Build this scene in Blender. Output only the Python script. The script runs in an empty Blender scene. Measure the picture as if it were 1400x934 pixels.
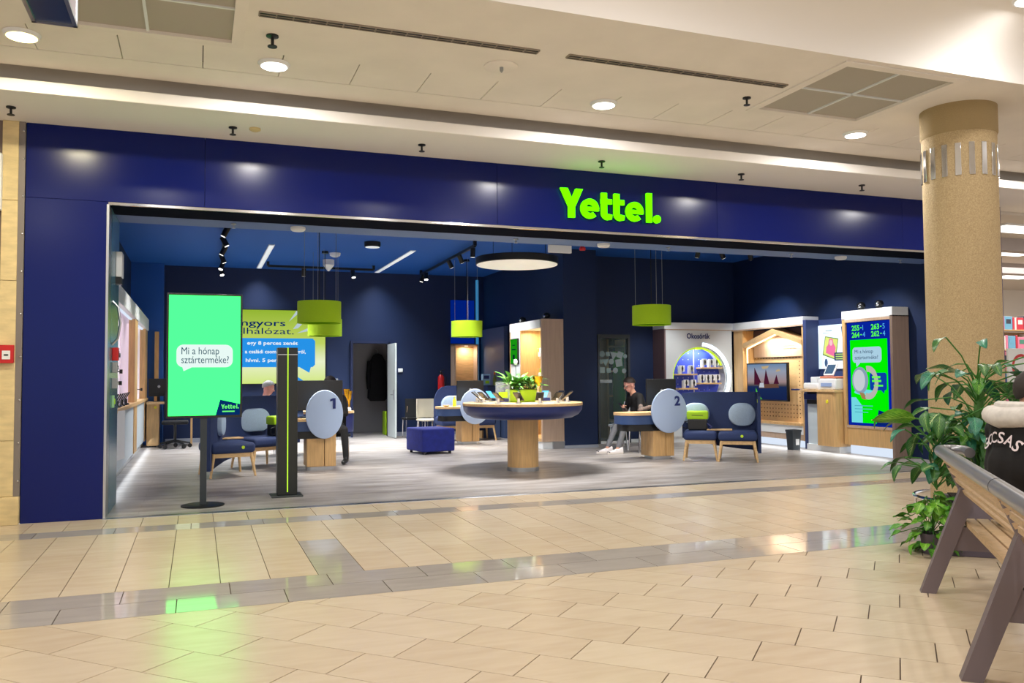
import bpy, bmesh, math, random
from mathutils import Vector, Matrix, Quaternion
random.seed(7)
K = 0.88                      # plan units to metres
C = bpy.context.scene.collection
PI = math.pi

# ------------------------------------------------------------------ camera
cam = bpy.data.cameras.new('camera'); camo = bpy.data.objects.new('camera', cam); C.objects.link(camo)
cam.sensor_fit = 'HORIZONTAL'; cam.sensor_width = 36.0; cam.lens = 36.0 * 1153 / 1400
cam.clip_end = 200; cam.clip_start = 0.05
_r = Vector((0.937, -0.349, -0.007)); _f = Vector((0.349, 0.936, 0.042)); _f.normalize()
_r = (_r - _f * _r.dot(_f)).normalized(); _u = _r.cross(_f)
camo.matrix_world = Matrix(((_r.x, _u.x, -_f.x, 0), (_r.y, _u.y, -_f.y, 0), (_r.z, _u.z, -_f.z, 1.5 * K), (0, 0, 0, 1)))
bpy.context.scene.camera = camo

# ------------------------------------------------------------------ world and exposure
w = bpy.data.worlds.new('world'); bpy.context.scene.world = w; w.use_nodes = True
w.node_tree.nodes['Background'].inputs[0].default_value = (1.0, 0.965, 0.93, 1)
w.node_tree.nodes['Background'].inputs[1].default_value = 0.98
vs = bpy.context.scene.view_settings
vs.view_transform = 'Standard'; vs.look = 'None'; vs.gamma = 1; vs.use_curve_mapping = False; vs.exposure = 0.0

# ------------------------------------------------------------------ lights
def area(loc, size, power, col=(1, 0.95, 0.88), size_y=None, rot=(0, 0, 0), disk=False, spread=PI):
    l = bpy.data.lights.new('area', 'AREA'); l.energy = power; l.color = col; l.spread = spread
    if disk: l.shape = 'DISK'; l.size = size * K
    elif size_y: l.shape = 'RECTANGLE'; l.size = size * K; l.size_y = size_y * K
    else: l.size = size * K
    o = bpy.data.objects.new('area_light', l); C.objects.link(o)
    o.location = Vector(loc) * K; o.rotation_euler = rot
    return o
def spot(loc, target, power, angle=60, col=(1, 0.97, 0.93), r=0.04):
    l = bpy.data.lights.new('spot', 'SPOT'); l.energy = power; l.color = col; l.spot_size = math.radians(angle); l.spot_blend = 0.6; l.shadow_soft_size = r
    o = bpy.data.objects.new('spot_light', l); C.objects.link(o)
    o.location = Vector(loc) * K
    o.rotation_euler = (Vector(target) - Vector(loc)).to_track_quat('-Z', 'Y').to_euler()
    return o
# downlights of the mall: the row in view and the rows that go on behind the camera
LAMPS = [(-1.45, 8.21, 4.5, (1, 0.90, 0.62)), (0.66, 8.21, 4.5, (1, 0.96, 0.9)), (4.16, 8.22, 4.5, (1, 0.97, 0.93)), (7.65, 8.23, 4.5, (1, 0.97, 0.93)),
         (11.1, 8.23, 4.5, (1, 0.97, 0.93)), (7.25, 5.55, 5.0, (1, 0.965, 0.925)), (3.2, 4.2, 5.0, (1, 0.965, 0.925)), (-0.6, 4.2, 5.0, (1, 0.965, 0.925)),
         (-4.2, 6.2, 5.0, (1, 0.965, 0.925)), (5.5, 1.8, 5.0, (1, 0.965, 0.925)), (1.5, 0.6, 5.0, (1, 0.965, 0.925)), (-3, 0.6, 5.0, (1, 0.965, 0.925)), (10.5, 3.5, 5.0, (1, 0.965, 0.925))]
for x, y, z, c in LAMPS:
    area((x, y, z - 0.035), 0.24, 18 if (x, y) == (7.25, 5.55) else 50, c, disk=True)

# ------------------------------------------------------------------ materials
def lin(c):
    r = []
    for v in c:
        v = v / 255.0
        r.append(v / 12.92 if v <= 0.04045 else ((v + 0.055) / 1.055) ** 2.4)
    return r
MATS = {}
def mat(name, col, rough=0.5, metal=0.0, em=None, strength=1.0, noise=0.0, nscale=8.0, bump=0.0, bscale=60.0, stretch=(1, 1, 1), spec=0.5, alpha=None, trans=0.0, coat=0.0, col2=None):
    if name in MATS: return MATS[name]
    m = bpy.data.materials.new(name); m.use_nodes = True; nt = m.node_tree; b = nt.nodes['Principled BSDF']
    c = lin(col); b.inputs['Base Color'].default_value = (*c, 1)
    b.inputs['Roughness'].default_value = rough; b.inputs['Metallic'].default_value = metal
    b.inputs['Specular IOR Level'].default_value = spec
    if coat: b.inputs['Coat Weight'].default_value = coat; b.inputs['Coat Roughness'].default_value = 0.08
    if trans: b.inputs['Transmission Weight'].default_value = trans
    if alpha is not None: b.inputs['Alpha'].default_value = alpha
    if em is not None:
        b.inputs['Emission Color'].default_value = (*lin(em), 1); b.inputs['Emission Strength'].default_value = strength
    if noise or bump:
        tc = nt.nodes.new('ShaderNodeTexCoord'); mp = nt.nodes.new('ShaderNodeMapping'); mp.inputs['Scale'].default_value = stretch
        nt.links.new(tc.outputs['Object'], mp.inputs['Vector'])
        if noise:
            n = nt.nodes.new('ShaderNodeTexNoise'); n.inputs['Scale'].default_value = nscale; n.inputs['Detail'].default_value = 5
            nt.links.new(mp.outputs[0], n.inputs['Vector'])
            rp = nt.nodes.new('ShaderNodeValToRGB'); rp.color_ramp.elements[0].position = 0.3; rp.color_ramp.elements[1].position = 0.7
            d = lin(col2) if col2 else [v * (1 - noise) for v in c]
            rp.color_ramp.elements[0].color = (*d, 1); rp.color_ramp.elements[1].color = (*(c if col2 else [min(1, v * (1 + noise * 0.6)) for v in c]), 1)
            nt.links.new(n.outputs['Fac'], rp.inputs['Fac']); nt.links.new(rp.outputs['Color'], b.inputs['Base Color'])
        if bump:
            n2 = nt.nodes.new('ShaderNodeTexNoise'); n2.inputs['Scale'].default_value = bscale; n2.inputs['Detail'].default_value = 3
            nt.links.new(mp.outputs[0], n2.inputs['Vector'])
            bp = nt.nodes.new('ShaderNodeBump'); bp.inputs['Strength'].default_value = bump; bp.inputs['Distance'].default_value = 0.01
            nt.links.new(n2.outputs['Fac'], bp.inputs['Height']); nt.links.new(bp.outputs['Normal'], b.inputs['Normal'])
    MATS[name] = m
    return m
def glow(name, col, s=1.0):
    return mat(name, (0, 0, 0), 0.6, em=col, strength=s, spec=0.0)
BLUE = mat('facade_blue', (0, 19, 96), 0.21, spec=0.26)
NAVY_WALL = mat('shop_wall_blue', (0, 30, 72), 0.6)
NAVY_CEIL = mat('shop_ceiling_blue', (0, 80, 168), 0.7)
NAVY_FAB = mat('navy_fabric', (34, 52, 98), 0.75, noise=0.15, nscale=90, bump=0.15, bscale=300)
ROYAL_FAB = mat('royal_blue_fabric', (18, 32, 122), 0.8, noise=0.2, nscale=12)
PALE_FAB = mat('pale_blue_fabric', (168, 190, 214), 0.8, noise=0.08, nscale=60)
DISC = mat('pale_blue_panel', (172, 192, 224), 0.45)
NAVY = mat('navy_lacquer', (24, 38, 98), 0.35)
NAVY_TXT = mat('navy_print', (20, 40, 110), 0.6)
WOOD = mat('oak_wood', (206, 166, 112), 0.45, noise=0.16, nscale=3.0, stretch=(14, 14, 1.2))
WOODH = mat('oak_wood_top', (214, 178, 128), 0.4, noise=0.16, nscale=3.0, stretch=(2, 14, 14))
WOODP = mat('pale_wood', (190, 164, 142), 0.55, noise=0.1, nscale=3.0, stretch=(10, 10, 0.8))
WHITE = mat('white_laminate', (226, 230, 232), 0.4)
WHITE_P = mat('white_plastic', (232, 234, 236), 0.35)
CREAM = mat('mall_ceiling_paint', (234, 227, 219), 0.85, noise=0.05, nscale=2)
SOFFITW = mat('mall_soffit_paint', (240, 236, 232), 0.7)
PANELG = mat('vent_grey', (176, 170, 158), 0.8, bump=0.3, bscale=400)
BLACK = mat('black_metal', (14, 15, 17), 0.4)
BLACKP = mat('black_plastic', (18, 19, 22), 0.35)
DARK = mat('dark_interior', (22, 20, 26), 0.8)
CHROME = mat('chrome', (220, 222, 226), 0.12, metal=1)
STEEL = mat('brushed_steel', (186, 188, 192), 0.3, metal=1)
LIME = mat('lime_felt', (170, 208, 24), 0.8, noise=0.08, nscale=150, em=(150, 205, 10), strength=0.06)
LIMEP = mat('lime_plastic', (168, 214, 20), 0.45)
GREEN_NEON = glow('sign_green_light', (84, 255, 0), 2.8)
RED = mat('red_plastic', (196, 24, 26), 0.4)
GREY = mat('grey_plastic', (150, 152, 154), 0.5)
LEDW = glow('led_white', (226, 238, 255), 0.95)
LEDWARM = glow('led_warm', (255, 232, 190), 2.6)
LAMPW = glow('lamp_white', (255, 250, 240), 9.0)
LAMPY = glow('lamp_yellow', (255, 236, 150), 9.0)
BENCHW = mat('bench_slat', (186, 156, 120), 0.55, noise=0.15, nscale=4, stretch=(6, 6, 20))
BENCHM = mat('bench_metal', (112, 100, 104), 0.45, metal=0.1)
RAILM = mat('bench_rail_metal', (150, 150, 156), 0.3, metal=0.75)

# ------------------------------------------------------------------ mesh builder
def rz(loc, deg=0, s=1.0):
    return Matrix.Translation(Vector(loc)) @ Matrix.Rotation(math.radians(deg), 4, 'Z') @ Matrix.Scale(s, 4)
class MB:
    def __init__(s, M=None):
        s.v = []; s.f = []; s.M = M; s.hard = False
    def add(s, vs, fs):
        n = len(s.v)
        s.v += [(s.M @ Vector(p)) if s.M else Vector(p) for p in vs]
        s.f += [tuple(i + n for i in f) for f in fs]
        return s
    def box(s, x0, x1, y0, y1, z0, z1, bev=0.0, seg=2):
        if bev:
            if seg < 3: s.hard = True
            bm = bmesh.new(); bmesh.ops.create_cube(bm, size=1)
            for v in bm.verts: v.co = Vector(((x0 + x1) / 2 + v.co.x * (x1 - x0), (y0 + y1) / 2 + v.co.y * (y1 - y0), (z0 + z1) / 2 + v.co.z * (z1 - z0)))
            bmesh.ops.bevel(bm, geom=list(bm.edges), offset=bev, segments=seg, affect='EDGES', profile=0.5)
            bm.verts.index_update(); s.add([v.co.copy() for v in bm.verts], [[v.index for v in f.verts] for f in bm.faces]); bm.free(); return s
        return s.add([(x0, y0, z0), (x1, y0, z0), (x1, y1, z0), (x0, y1, z0), (x0, y0, z1), (x1, y0, z1), (x1, y1, z1), (x0, y1, z1)],
                     [(0, 3, 2, 1), (4, 5, 6, 7), (0, 1, 5, 4), (1, 2, 6, 5), (2, 3, 7, 6), (3, 0, 4, 7)])
    def prism(s, poly, fr, depth):
        # poly: 2D points counter-clockwise; fr: (origin, right, up, normal); extrudes from 0 to depth along the normal
        o, u, v, n = [Vector(a) for a in fr]; k = len(poly)
        a = [o + u * p[0] + v * p[1] for p in poly]; b = [q + n * depth for q in a]
        fs = [tuple(range(k - 1, -1, -1)), tuple(range(k, 2 * k))]
        fs += [(i, (i + 1) % k, k + (i + 1) % k, k + i) for i in range(k)]
        return s.add(a + b, fs)
    def lathe(s, prof, c=(0, 0, 0), n=32, sx=1, sy=1):
        vs = []; fs = []
        for r, z in prof:
            for i in range(n):
                t = 2 * PI * i / n; vs.append((c[0] + r * math.cos(t) * sx, c[1] + r * math.sin(t) * sy, c[2] + z))
        m = len(prof)
        for j in range(m - 1):
            for i in range(n):
                fs.append((j * n + i, j * n + (i + 1) % n, (j + 1) * n + (i + 1) % n, (j + 1) * n + i))
        fs.append(tuple(range(n - 1, -1, -1))); fs.append(tuple(range((m - 1) * n, m * n)))
        return s.add(vs, fs)
    def cyl(s, c, r, h, n=20): return s.lathe([(r, 0), (r, h)], c, n)
    def tube(s, pts, r, n=8, closed=False):
        P = [Vector(p) for p in pts]; m = len(P); R = r if isinstance(r, (list, tuple)) else [r] * m
        vs = []; fs = []; up = None
        for i, p in enumerate(P):
            a = P[i - 1] if (i or closed) else p; b = P[(i + 1) % m] if (i < m - 1 or closed) else p
            t = (b - a).normalized()
            if up is None:
                up = Vector((0, 0, 1)) if abs(t.z) < 0.9 else Vector((1, 0, 0))
            x = t.cross(up)
            if x.length < 1e-4: x = t.orthogonal()
            x.normalize(); y = x.cross(t).normalized(); up = y
            for k in range(n):
                q = 2 * PI * k / n; vs.append(p + (x * math.cos(q) + y * math.sin(q)) * R[i])
        for i in range(m if closed else m - 1):
            j = (i + 1) % m
            for k in range(n):
                fs.append((i * n + k, i * n + (k + 1) % n, j * n + (k + 1) % n, j * n + k))
        if not closed:
            fs.append(tuple(range(n - 1, -1, -1))); fs.append(tuple(range((m - 1) * n, m * n)))
        return s.add(vs, fs)
    def bar(s, a, b, w, h=None):
        a = Vector(a); b = Vector(b); t = (b - a).normalized(); up = Vector((0, 0, 1)) if abs(t.z) < 0.95 else Vector((0, 1, 0))
        x = t.cross(up).normalized(); y = x.cross(t); h = h or w
        vs = [q + x * i * w / 2 + y * j * h / 2 for q in (a, b) for i, j in ((-1, -1), (1, -1), (1, 1), (-1, 1))]
        return s.add(vs, [(0, 3, 2, 1), (4, 5, 6, 7), (0, 1, 5, 4), (1, 2, 6, 5), (2, 3, 7, 6), (3, 0, 4, 7)])
    def ball(s, c, rx, ry=None, rz_=None, n=16, m=10):
        ry = ry or rx; rz_ = rz_ or rx; vs = [(c[0], c[1], c[2] - rz_)]; fs = []
        for j in range(1, m):
            a = -PI / 2 + PI * j / m
            for i in range(n):
                t = 2 * PI * i / n; vs.append((c[0] + rx * math.cos(a) * math.cos(t), c[1] + ry * math.cos(a) * math.sin(t), c[2] + rz_ * math.sin(a)))
        vs.append((c[0], c[1], c[2] + rz_)); L = len(vs) - 1
        for i in range(n):
            fs.append((0, 1 + (i + 1) % n, 1 + i)); fs.append((L, 1 + (m - 2) * n + i, 1 + (m - 2) * n + (i + 1) % n))
            for j in range(m - 2):
                a = 1 + j * n; fs.append((a + i, a + (i + 1) % n, a + n + (i + 1) % n, a + n + i))
        return s.add(vs, fs)
    def plate(s, path, z0, z1, th, zfun=None):
        # upright wall of thickness th along a plan path; z0/z1 numbers or per-point lists
        P = [Vector((p[0], p[1], 0)) for p in path]; m = len(P); vs = []
        Z0 = z0 if isinstance(z0, (list, tuple)) else [z0] * m; Z1 = z1 if isinstance(z1, (list, tuple)) else [z1] * m
        for i, p in enumerate(P):
            t = (P[min(i + 1, m - 1)] - P[max(i - 1, 0)]).normalized(); nn = Vector((-t.y, t.x, 0)) * th / 2
            for q, z in ((p - nn, Z0[i]), (p + nn, Z0[i]), (p + nn, Z1[i]), (p - nn, Z1[i])): vs.append((q.x, q.y, z))
        fs = [(0, 1, 2, 3), tuple((m - 1) * 4 + k for k in (3, 2, 1, 0))]
        for i in range(m - 1):
            for k in range(4): fs.append((i * 4 + k, (i + 1) * 4 + k, (i + 1) * 4 + (k + 1) % 4, i * 4 + (k + 1) % 4))
        return s.add(vs, fs)
    def build(s, name, m, parent=None, label=None, cat=None, group=None, kind=None, angle=35, smooth=True, org=None):
        return build(s, name, m, parent, label, cat, group, kind, angle, smooth, org)
ORG = {}
def props(o, label=None, cat=None, group=None, kind=None):
    if label: o['label'] = label
    if cat: o['category'] = cat
    if group: o['group'] = group
    if kind: o['kind'] = kind
    return o
def mesh_of(verts, faces, name, smooth=True, angle=35):
    me = bpy.data.meshes.new(name); me.from_pydata([tuple(v) for v in verts], [], faces); me.update()
    bm = bmesh.new(); bm.from_mesh(me); bmesh.ops.recalc_face_normals(bm, faces=list(bm.faces)); bm.to_mesh(me); bm.free()
    if smooth:
        me.polygons.foreach_set('use_smooth', [True] * len(me.polygons)); me.set_sharp_from_angle(angle=math.radians(angle))
    return me
def build(mb, name, m, parent=None, label=None, cat=None, group=None, kind=None, angle=35, smooth=True, org=None):
    vs = [v * K for v in mb.v]
    if mb.hard and angle == 35: angle = 20
    if parent is not None: o0 = ORG[parent.name]
    elif org is not None: o0 = Vector(org) * K
    else:
        xs = [v.x for v in vs]; ys = [v.y for v in vs]; zs = [v.z for v in vs]
        o0 = Vector(((min(xs) + max(xs)) / 2, (min(ys) + max(ys)) / 2, min(zs)))
    me = mesh_of([v - o0 for v in vs], mb.f, name, smooth, angle)
    for mm in (m if isinstance(m, (list, tuple)) else [m]): me.materials.append(mm)
    o = bpy.data.objects.new(name, me); C.objects.link(o)
    if parent is not None: o.parent = parent
    else: o.location = o0
    ORG[o.name] = o0
    return props(o, label, cat, group, kind)
def thing(name, label, cat, loc, group=None, kind=None):
    o = bpy.data.objects.new(name, None); C.objects.link(o); o.empty_display_size = 0.1
    o.location = Vector(loc) * K; ORG[o.name] = o.location.copy()
    return props(o, label, cat, group, kind)
def inst(me, name, parent, loc, rot=None, scale=None):
    o = bpy.data.objects.new(name, me); C.objects.link(o); o.parent = parent
    o.location = Vector(loc) * K - ORG[parent.name]
    if rot is not None:
        o.rotation_mode = 'QUATERNION'; o.rotation_quaternion = rot
    if scale: o.scale = (scale,) * 3
    ORG[o.name] = ORG[parent.name]
    return o
# frames for flat graphics: (origin, right, up, normal towards the viewer)
def fy(x, y, z): return ((x, y, z), (1, 0, 0), (0, 0, 1), (0, -1, 0))
def fx(x, y, z): return ((x, y, z), (0, -1, 0), (0, 0, 1), (-1, 0, 0))
def rect(a, b, c, d): return [(a, c), (b, c), (b, d), (a, d)]
def ell(cx, cy, rx, ry=None, n=32, a0=0, a1=2 * PI):
    ry = ry or rx
    full = abs(a1 - a0 - 2 * PI) < 1e-6; k = n if full else n + 1
    return [(cx + rx * math.cos(a0 + (a1 - a0) * i / n), cy + ry * math.sin(a0 + (a1 - a0) * i / n)) for i in range(k)]
def rrect(x0, x1, y0, y1, r, n=6):
    p = []
    for cx, cy, a in ((x1 - r, y1 - r, 0), (x0 + r, y1 - r, 90), (x0 + r, y0 + r, 180), (x1 - r, y0 + r, 270)):
        for i in range(n + 1):
            t = math.radians(a + 90 * i / n); p.append((cx + r * math.cos(t), cy + r * math.sin(t)))
    return p
def arcstrip(mb, cx, cy, r0, r1, a0, a1, fr, d, n=24, ky=1.0):
    for i in range(n):
        t0 = math.radians(a0 + (a1 - a0) * i / n); t1 = math.radians(a0 + (a1 - a0) * (i + 1) / n)
        P = [(cx + r0 * math.cos(t0), cy + ky * r0 * math.sin(t0)), (cx + r1 * math.cos(t0), cy + ky * r1 * math.sin(t0)), (cx + r1 * math.cos(t1), cy + ky * r1 * math.sin(t1)), (cx + r0 * math.cos(t1), cy + ky * r0 * math.sin(t1))]
        mb.prism(P, fr, d)
_tc = {}
def glyphs(s, bold):
    key = (s, bold)
    if key not in _tc:
        cu = bpy.data.curves.new('t', 'FONT'); cu.body = s; cu.size = 1; cu.offset = bold; cu.resolution_u = 3
        ob = bpy.data.objects.new('t', cu); C.objects.link(ob); dg = bpy.context.evaluated_depsgraph_get(); dg.update()
        me = bpy.data.meshes.new_from_object(ob.evaluated_get(dg))
        _tc[key] = ([v.co.copy() for v in me.vertices], [tuple(p.vertices) for p in me.polygons])
        bpy.data.objects.remove(ob); bpy.data.curves.remove(cu); bpy.data.meshes.remove(me)
    return _tc[key]
def text(mb, s, fr, size, width=None, bold=0.0, align='L', lift=0.004):
    # flat lettering: size is the cap height; width fits the line to a length
    vs, fs = glyphs(s, bold); o, u, v, n = [Vector(a) for a in fr]
    x0 = min(p.x for p in vs); x1 = max(p.x for p in vs); k = size / 0.70
    kx = width / (x1 - x0) if width else k
    sh = {'L': -x0, 'C': -(x0 + x1) / 2, 'R': -x1}[align]
    return mb.add([o + u * ((p.x + sh) * kx) + v * (p.y * k) + n * lift for p in vs], fs)
def wordmark(mb, fr, h, d):
    # heavy rounded lettering of the shop sign, h = height of the capital
    o, u, v, n = [Vector(a) for a in fr]
    F = (o, u * h, v * h, n)
    w_ = 0.25
    mb.prism([(0.0, 1.0), (0.30, 0.38), (0.55, 0.38), (0.27, 1.0)][::-1], F, d)
    mb.prism([(0.30, 0.38), (0.55, 0.38), (0.84, 1.0), (0.58, 1.0)], F, d)
    mb.prism([(0.30, 0.0), (0.54, 0.0), (0.54, 0.42), (0.30, 0.42)], F, d)
    def e(x):
        arcstrip(mb, x + 0.36, 0.345, 0.155, 0.345, 0, 312, F, d, 28)
        mb.prism(rect(x + 0.14, x + 0.70, 0.275, 0.405), F, d)
    def t(x):
        mb.prism(rect(x, x + 0.21, 0.20, 0.93), F, d); mb.prism(rect(x - 0.01, x + 0.40, 0.55, 0.72), F, d)
        arcstrip(mb, x + 0.235, 0.225, 0.025, 0.235, 180, 285, F, d, 10)
        mb.prism([(x + 0.24, -0.01), (x + 0.39, 0.015), (x + 0.41, 0.175), (x + 0.25, 0.20)], F, d)
    e(0.75); t(1.555); t(2.045); e(2.50)
    mb.prism(rect(3.34, 3.55, 0.0, 1.04), F, d)
    mb.prism(ell(3.76, 0.13, 0.14, n=24), F, d)
    return mb
def bubble(mb, x0, x1, y0, y1, fr, d, r=None, tail=None):
    mb.prism(rrect(x0, x1, y0, y1, r or (y1 - y0) * 0.28), fr, d)
    if tail: mb.prism(tail, fr, d)
    return mb
# ================================================================== the mall: floor
def tan_mat(name, a, b, rough):
    m = bpy.data.materials.new(name); m.use_nodes = True; nt = m.node_tree; p = nt.nodes['Principled BSDF']
    p.inputs['Roughness'].default_value = rough; p.inputs['Specular IOR Level'].default_value = 0.75
    oi = nt.nodes.new('ShaderNodeObjectInfo'); ge = nt.nodes.new('ShaderNodeNewGeometry'); mp = nt.nodes.new('ShaderNodeMapping'); mp.inputs['Scale'].default_value = (1.5, 6, 1)
    nz = nt.nodes.new('ShaderNodeTexNoise'); nz.inputs['Scale'].default_value = 2.2; nz.inputs['Detail'].default_value = 6
    nt.links.new(ge.outputs['Position'], mp.inputs[0]); nt.links.new(mp.outputs[0], nz.inputs['Vector'])
    ad = nt.nodes.new('ShaderNodeMath'); ad.operation = 'ADD'
    ml = nt.nodes.new('ShaderNodeMath'); ml.operation = 'MULTIPLY'; ml.inputs[1].default_value = 0.45
    nt.links.new(oi.outputs['Random'], ml.inputs[0]); nt.links.new(ml.outputs[0], ad.inputs[0]); nt.links.new(nz.outputs['Fac'], ad.inputs[1])
    rp = nt.nodes.new('ShaderNodeValToRGB'); rp.color_ramp.elements[0].position = 0.35; rp.color_ramp.elements[1].position = 1.0
    rp.color_ramp.elements[0].color = (*lin(a), 1); rp.color_ramp.elements[1].color = (*lin(b), 1)
    nt.links.new(ad.outputs[0], rp.inputs[0]); nt.links.new(rp.outputs[0], p.inputs['Base Color'])
    return m
TILE = tan_mat('tan_floor_tile', (200, 180, 153), (213, 196, 171), 0.27)
GTILE = tan_mat('grey_floor_tile', (166, 158, 152), (184, 176, 168), 0.07)
GROUT = mat('dark_grout', (84, 66, 52), 0.8)
XL, XR, YN, YF = -5.0, 15.0, 1.6, 10.13
floor_o = thing('floor', 'tan stone tiled mall floor with grey tile bands', None, (4, 5, -0.02), kind='structure')
MB().box(-14, 30, -10, 10.13, -0.06, -0.008).build('floor_base', GROUT, floor_o)
m = MB(); m.box(-14, 30, -10, YN, -0.03, 0.0); m.box(-14, XL, YN, YF, -0.03, 0); m.box(XR, 30, YN, YF, -0.03, 0)
m.build('floor_outer_paving', TILE, floor_o)
tiles = []   # (material, polygon)
def clip(poly, a, b, c):   # keep a*x+b*y<=c
    out = []
    for i in range(len(poly)):
        p, q = poly[i], poly[(i + 1) % len(poly)]; dp = a * p[0] + b * p[1] - c; dq = a * q[0] + b * q[1] - c
        if dp <= 0: out.append(p)
        if (dp < 0 < dq) or (dq < 0 < dp):
            t = dp / (dp - dq); out.append((p[0] + (q[0] - p[0]) * t, p[1] + (q[1] - p[1]) * t))
    return out
G_ = 0.0035
W_, L_ = 0.3536, 0.7072
Q = math.sqrt(0.5)
for i in range(-30, 40):
    v0 = 4.614 - W_ + W_ * i; v1 = v0 + W_
    for k in range(-16, 18):
        u0 = -1.616 + 0.1768 * i + L_ * k; u1 = u0 + L_
        p = [((a + b) * Q, (b - a) * Q) for a, b in ((u0 + G_, v0 + .002), (u1 - G_, v0 + .002), (u1 - G_, v1 - .002), (u0 + G_, v1 - .002))]
        full = p
        for h in ((1, 0, XR), (-1, 0, -XL), (0, 1, 5.90 - G_), (0, -1, -YN)):
            p = clip(p, *h)
            if len(p) < 3: break
        if len(p) >= 3: tiles.append(('r', TILE, p))
def straight(y0, y1, matx, off):
    n = 0; x = -0.89 - W_ * 12
    while x < XR:
        st = random.choice([0, 0.25, 0.5, 0.75]) * L_; y = y0 - st
        while y < y1:
            a, b = max(y, y0), min(y + L_, y1)
            if b - a > 0.03:
                g2 = GTILE if (1.24 > x + W_ / 2 > 0.89 and y0 < 7 and b < 8.3) else matx
                tiles.append(('s', g2, rect(x + .003, x + W_ - .003, a + .0008, b - .0008)))
            y += L_
        x += W_
straight(6.63, 9.12, TILE, 0)
straight(9.47, 10.13, TILE, 0)
for y0, off in ((5.90, 0.13), (6.265, 0.48)):
    x = XL - 0.2 + off
    while x < XR: tiles.append(('b', GTILE, rect(x + G_, x + L_ - G_, y0 + G_, y0 + 0.365 - G_))); x += L_
x = XL
while x < XR: tiles.append(('b', GTILE, rect(x + G_, x + L_ - G_, 9.12 + G_, 9.47 - G_))); x += L_
_ci = camo.matrix_world.inverted()
def pix(x, y, z):
    c = _ci @ (Vector((x, y, z)) * K)
    return None if c.z > -0.1 else (700 + 1153 * c.x / -c.z, 467 - 1153 * c.y / -c.z)
def inview(p):
    cx = sum(a[0] for a in p) / len(p); cy = sum(a[1] for a in p) / len(p); q = pix(cx, cy, 0)
    return q is not None and -60 < q[0] < 1460 and q[1] < 1010
def dist(p): return (sum(a[0] for a in p) / len(p)) ** 2 + (sum(a[1] for a in p) / len(p)) ** 2
vis = sorted([t for t in tiles if inview(t[2])], key=lambda t: dist(t[2])); near = vis[:300]; nid = set(id(t) for t in near)
shared = {}
for t in near:
    p = t[2]; o = (p[0][0], p[0][1]); key = (t[1].name, tuple((round(a - o[0], 3), round(b - o[1], 3)) for a, b in p))
    if key not in shared:
        k = len(p); tp = [Vector(((a - o[0]) * K, (b - o[1]) * K, 0)) for a, b in p]; bt = [v + Vector((0, 0, -0.012 * K)) for v in tp]
        me = mesh_of(tp + bt, [tuple(range(k))] + [(i, k + i, k + (i + 1) % k, (i + 1) % k) for i in range(k)], 'tile', False); me.materials.append(t[1]); shared[key] = me
    inst(shared[key], 'tile', floor_o, (o[0], o[1], 0))
for mm, nm in ((TILE, 'far_tan_tiles'), (GTILE, 'far_grey_tiles')):
    m = MB()
    for t in tiles:
        if id(t) in nid or t[1] is not mm: continue
        m.prism(t[2], ((0, 0, -0.012), (1, 0, 0), (0, 1, 0), (0, 0, 1)), 0.012)
    m.build(nm, mm, floor_o, kind='stuff', smooth=False)

# ================================================================== the mall: ceiling
def slab_holes(m, x0, x1, y0, y1, z0, z1, holes):
    xs = sorted(set([x0, x1] + [h[0] for h in holes] + [h[1] for h in holes])); ys = sorted(set([y0, y1] + [h[2] for h in holes] + [h[3] for h in holes]))
    for i in range(len(xs) - 1):
        for j in range(len(ys) - 1):
            cx, cy = (xs[i] + xs[i + 1]) / 2, (ys[j] + ys[j + 1]) / 2
            if any(h[0] < cx < h[1] and h[2] < cy < h[3] for h in holes): continue
            m.box(xs[i], xs[i + 1], ys[j], ys[j + 1], z0, z1)
VENTS = [(5.83, 7.30, 6.36, 7.84), (-1.16, 0.31, 6.36, 7.84)]
ceil_o = thing('ceiling', 'cream plaster mall ceiling with a row of square panels', None, (4, 7, 4.5), kind='structure')
m = MB(); slab_holes(m, -14, 26, 6.24, 9.05, 4.5, 4.58, VENTS + [(-7.02, 16.0, 7.96, 8.56)])
m.build('ceiling_plaster', CREAM, ceil_o, smooth=False)
x = -7.02 + 0.0
while x < 16: MB().box(x + 0.004, x + 0.6995, 7.964, 8.556, 4.503, 4.56).build('ceiling_panel', CREAM, ceil_o, smooth=False); x += 0.7044
MB().box(-14, 26, 7.9, 8.6, 4.56, 4.6).build('ceiling_backing', DARK, ceil_o, smooth=False)
m = MB(); m.box(-14, 26, 9.04, 9.56, 4.66, 4.7); m.box(-14, 26, 9.0, 9.05, 4.58, 4.7); m.box(-14, 26, 9.5, 9.6, 4.3, 4.7)
m.build('ceiling_recess', CREAM, ceil_o, smooth=False)
m = MB(); m.box(-14, 26, 9.05, 10.4, 4.25, 4.372, 0.012)
m.build('ceiling_soffit', SOFFITW, ceil_o)
# the raised part of the ceiling with its curved edge
prof = [(6.24 - 0.75 * (1 - math.cos(t)), 4.5 + 0.5 * math.sin(t)) for t in [PI / 2 * i / 14 for i in range(15)]]
prof += [(-10, 5.0), (-10, 5.1), (6.24, 5.1)]
MB().prism([(-a, b) for a, b in prof], ((-14, 0, 0), (0, -1, 0), (0, 0, 1), (1, 0, 0)), 40).build('ceiling_cove', SOFFITW, ceil_o, angle=50)

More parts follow.
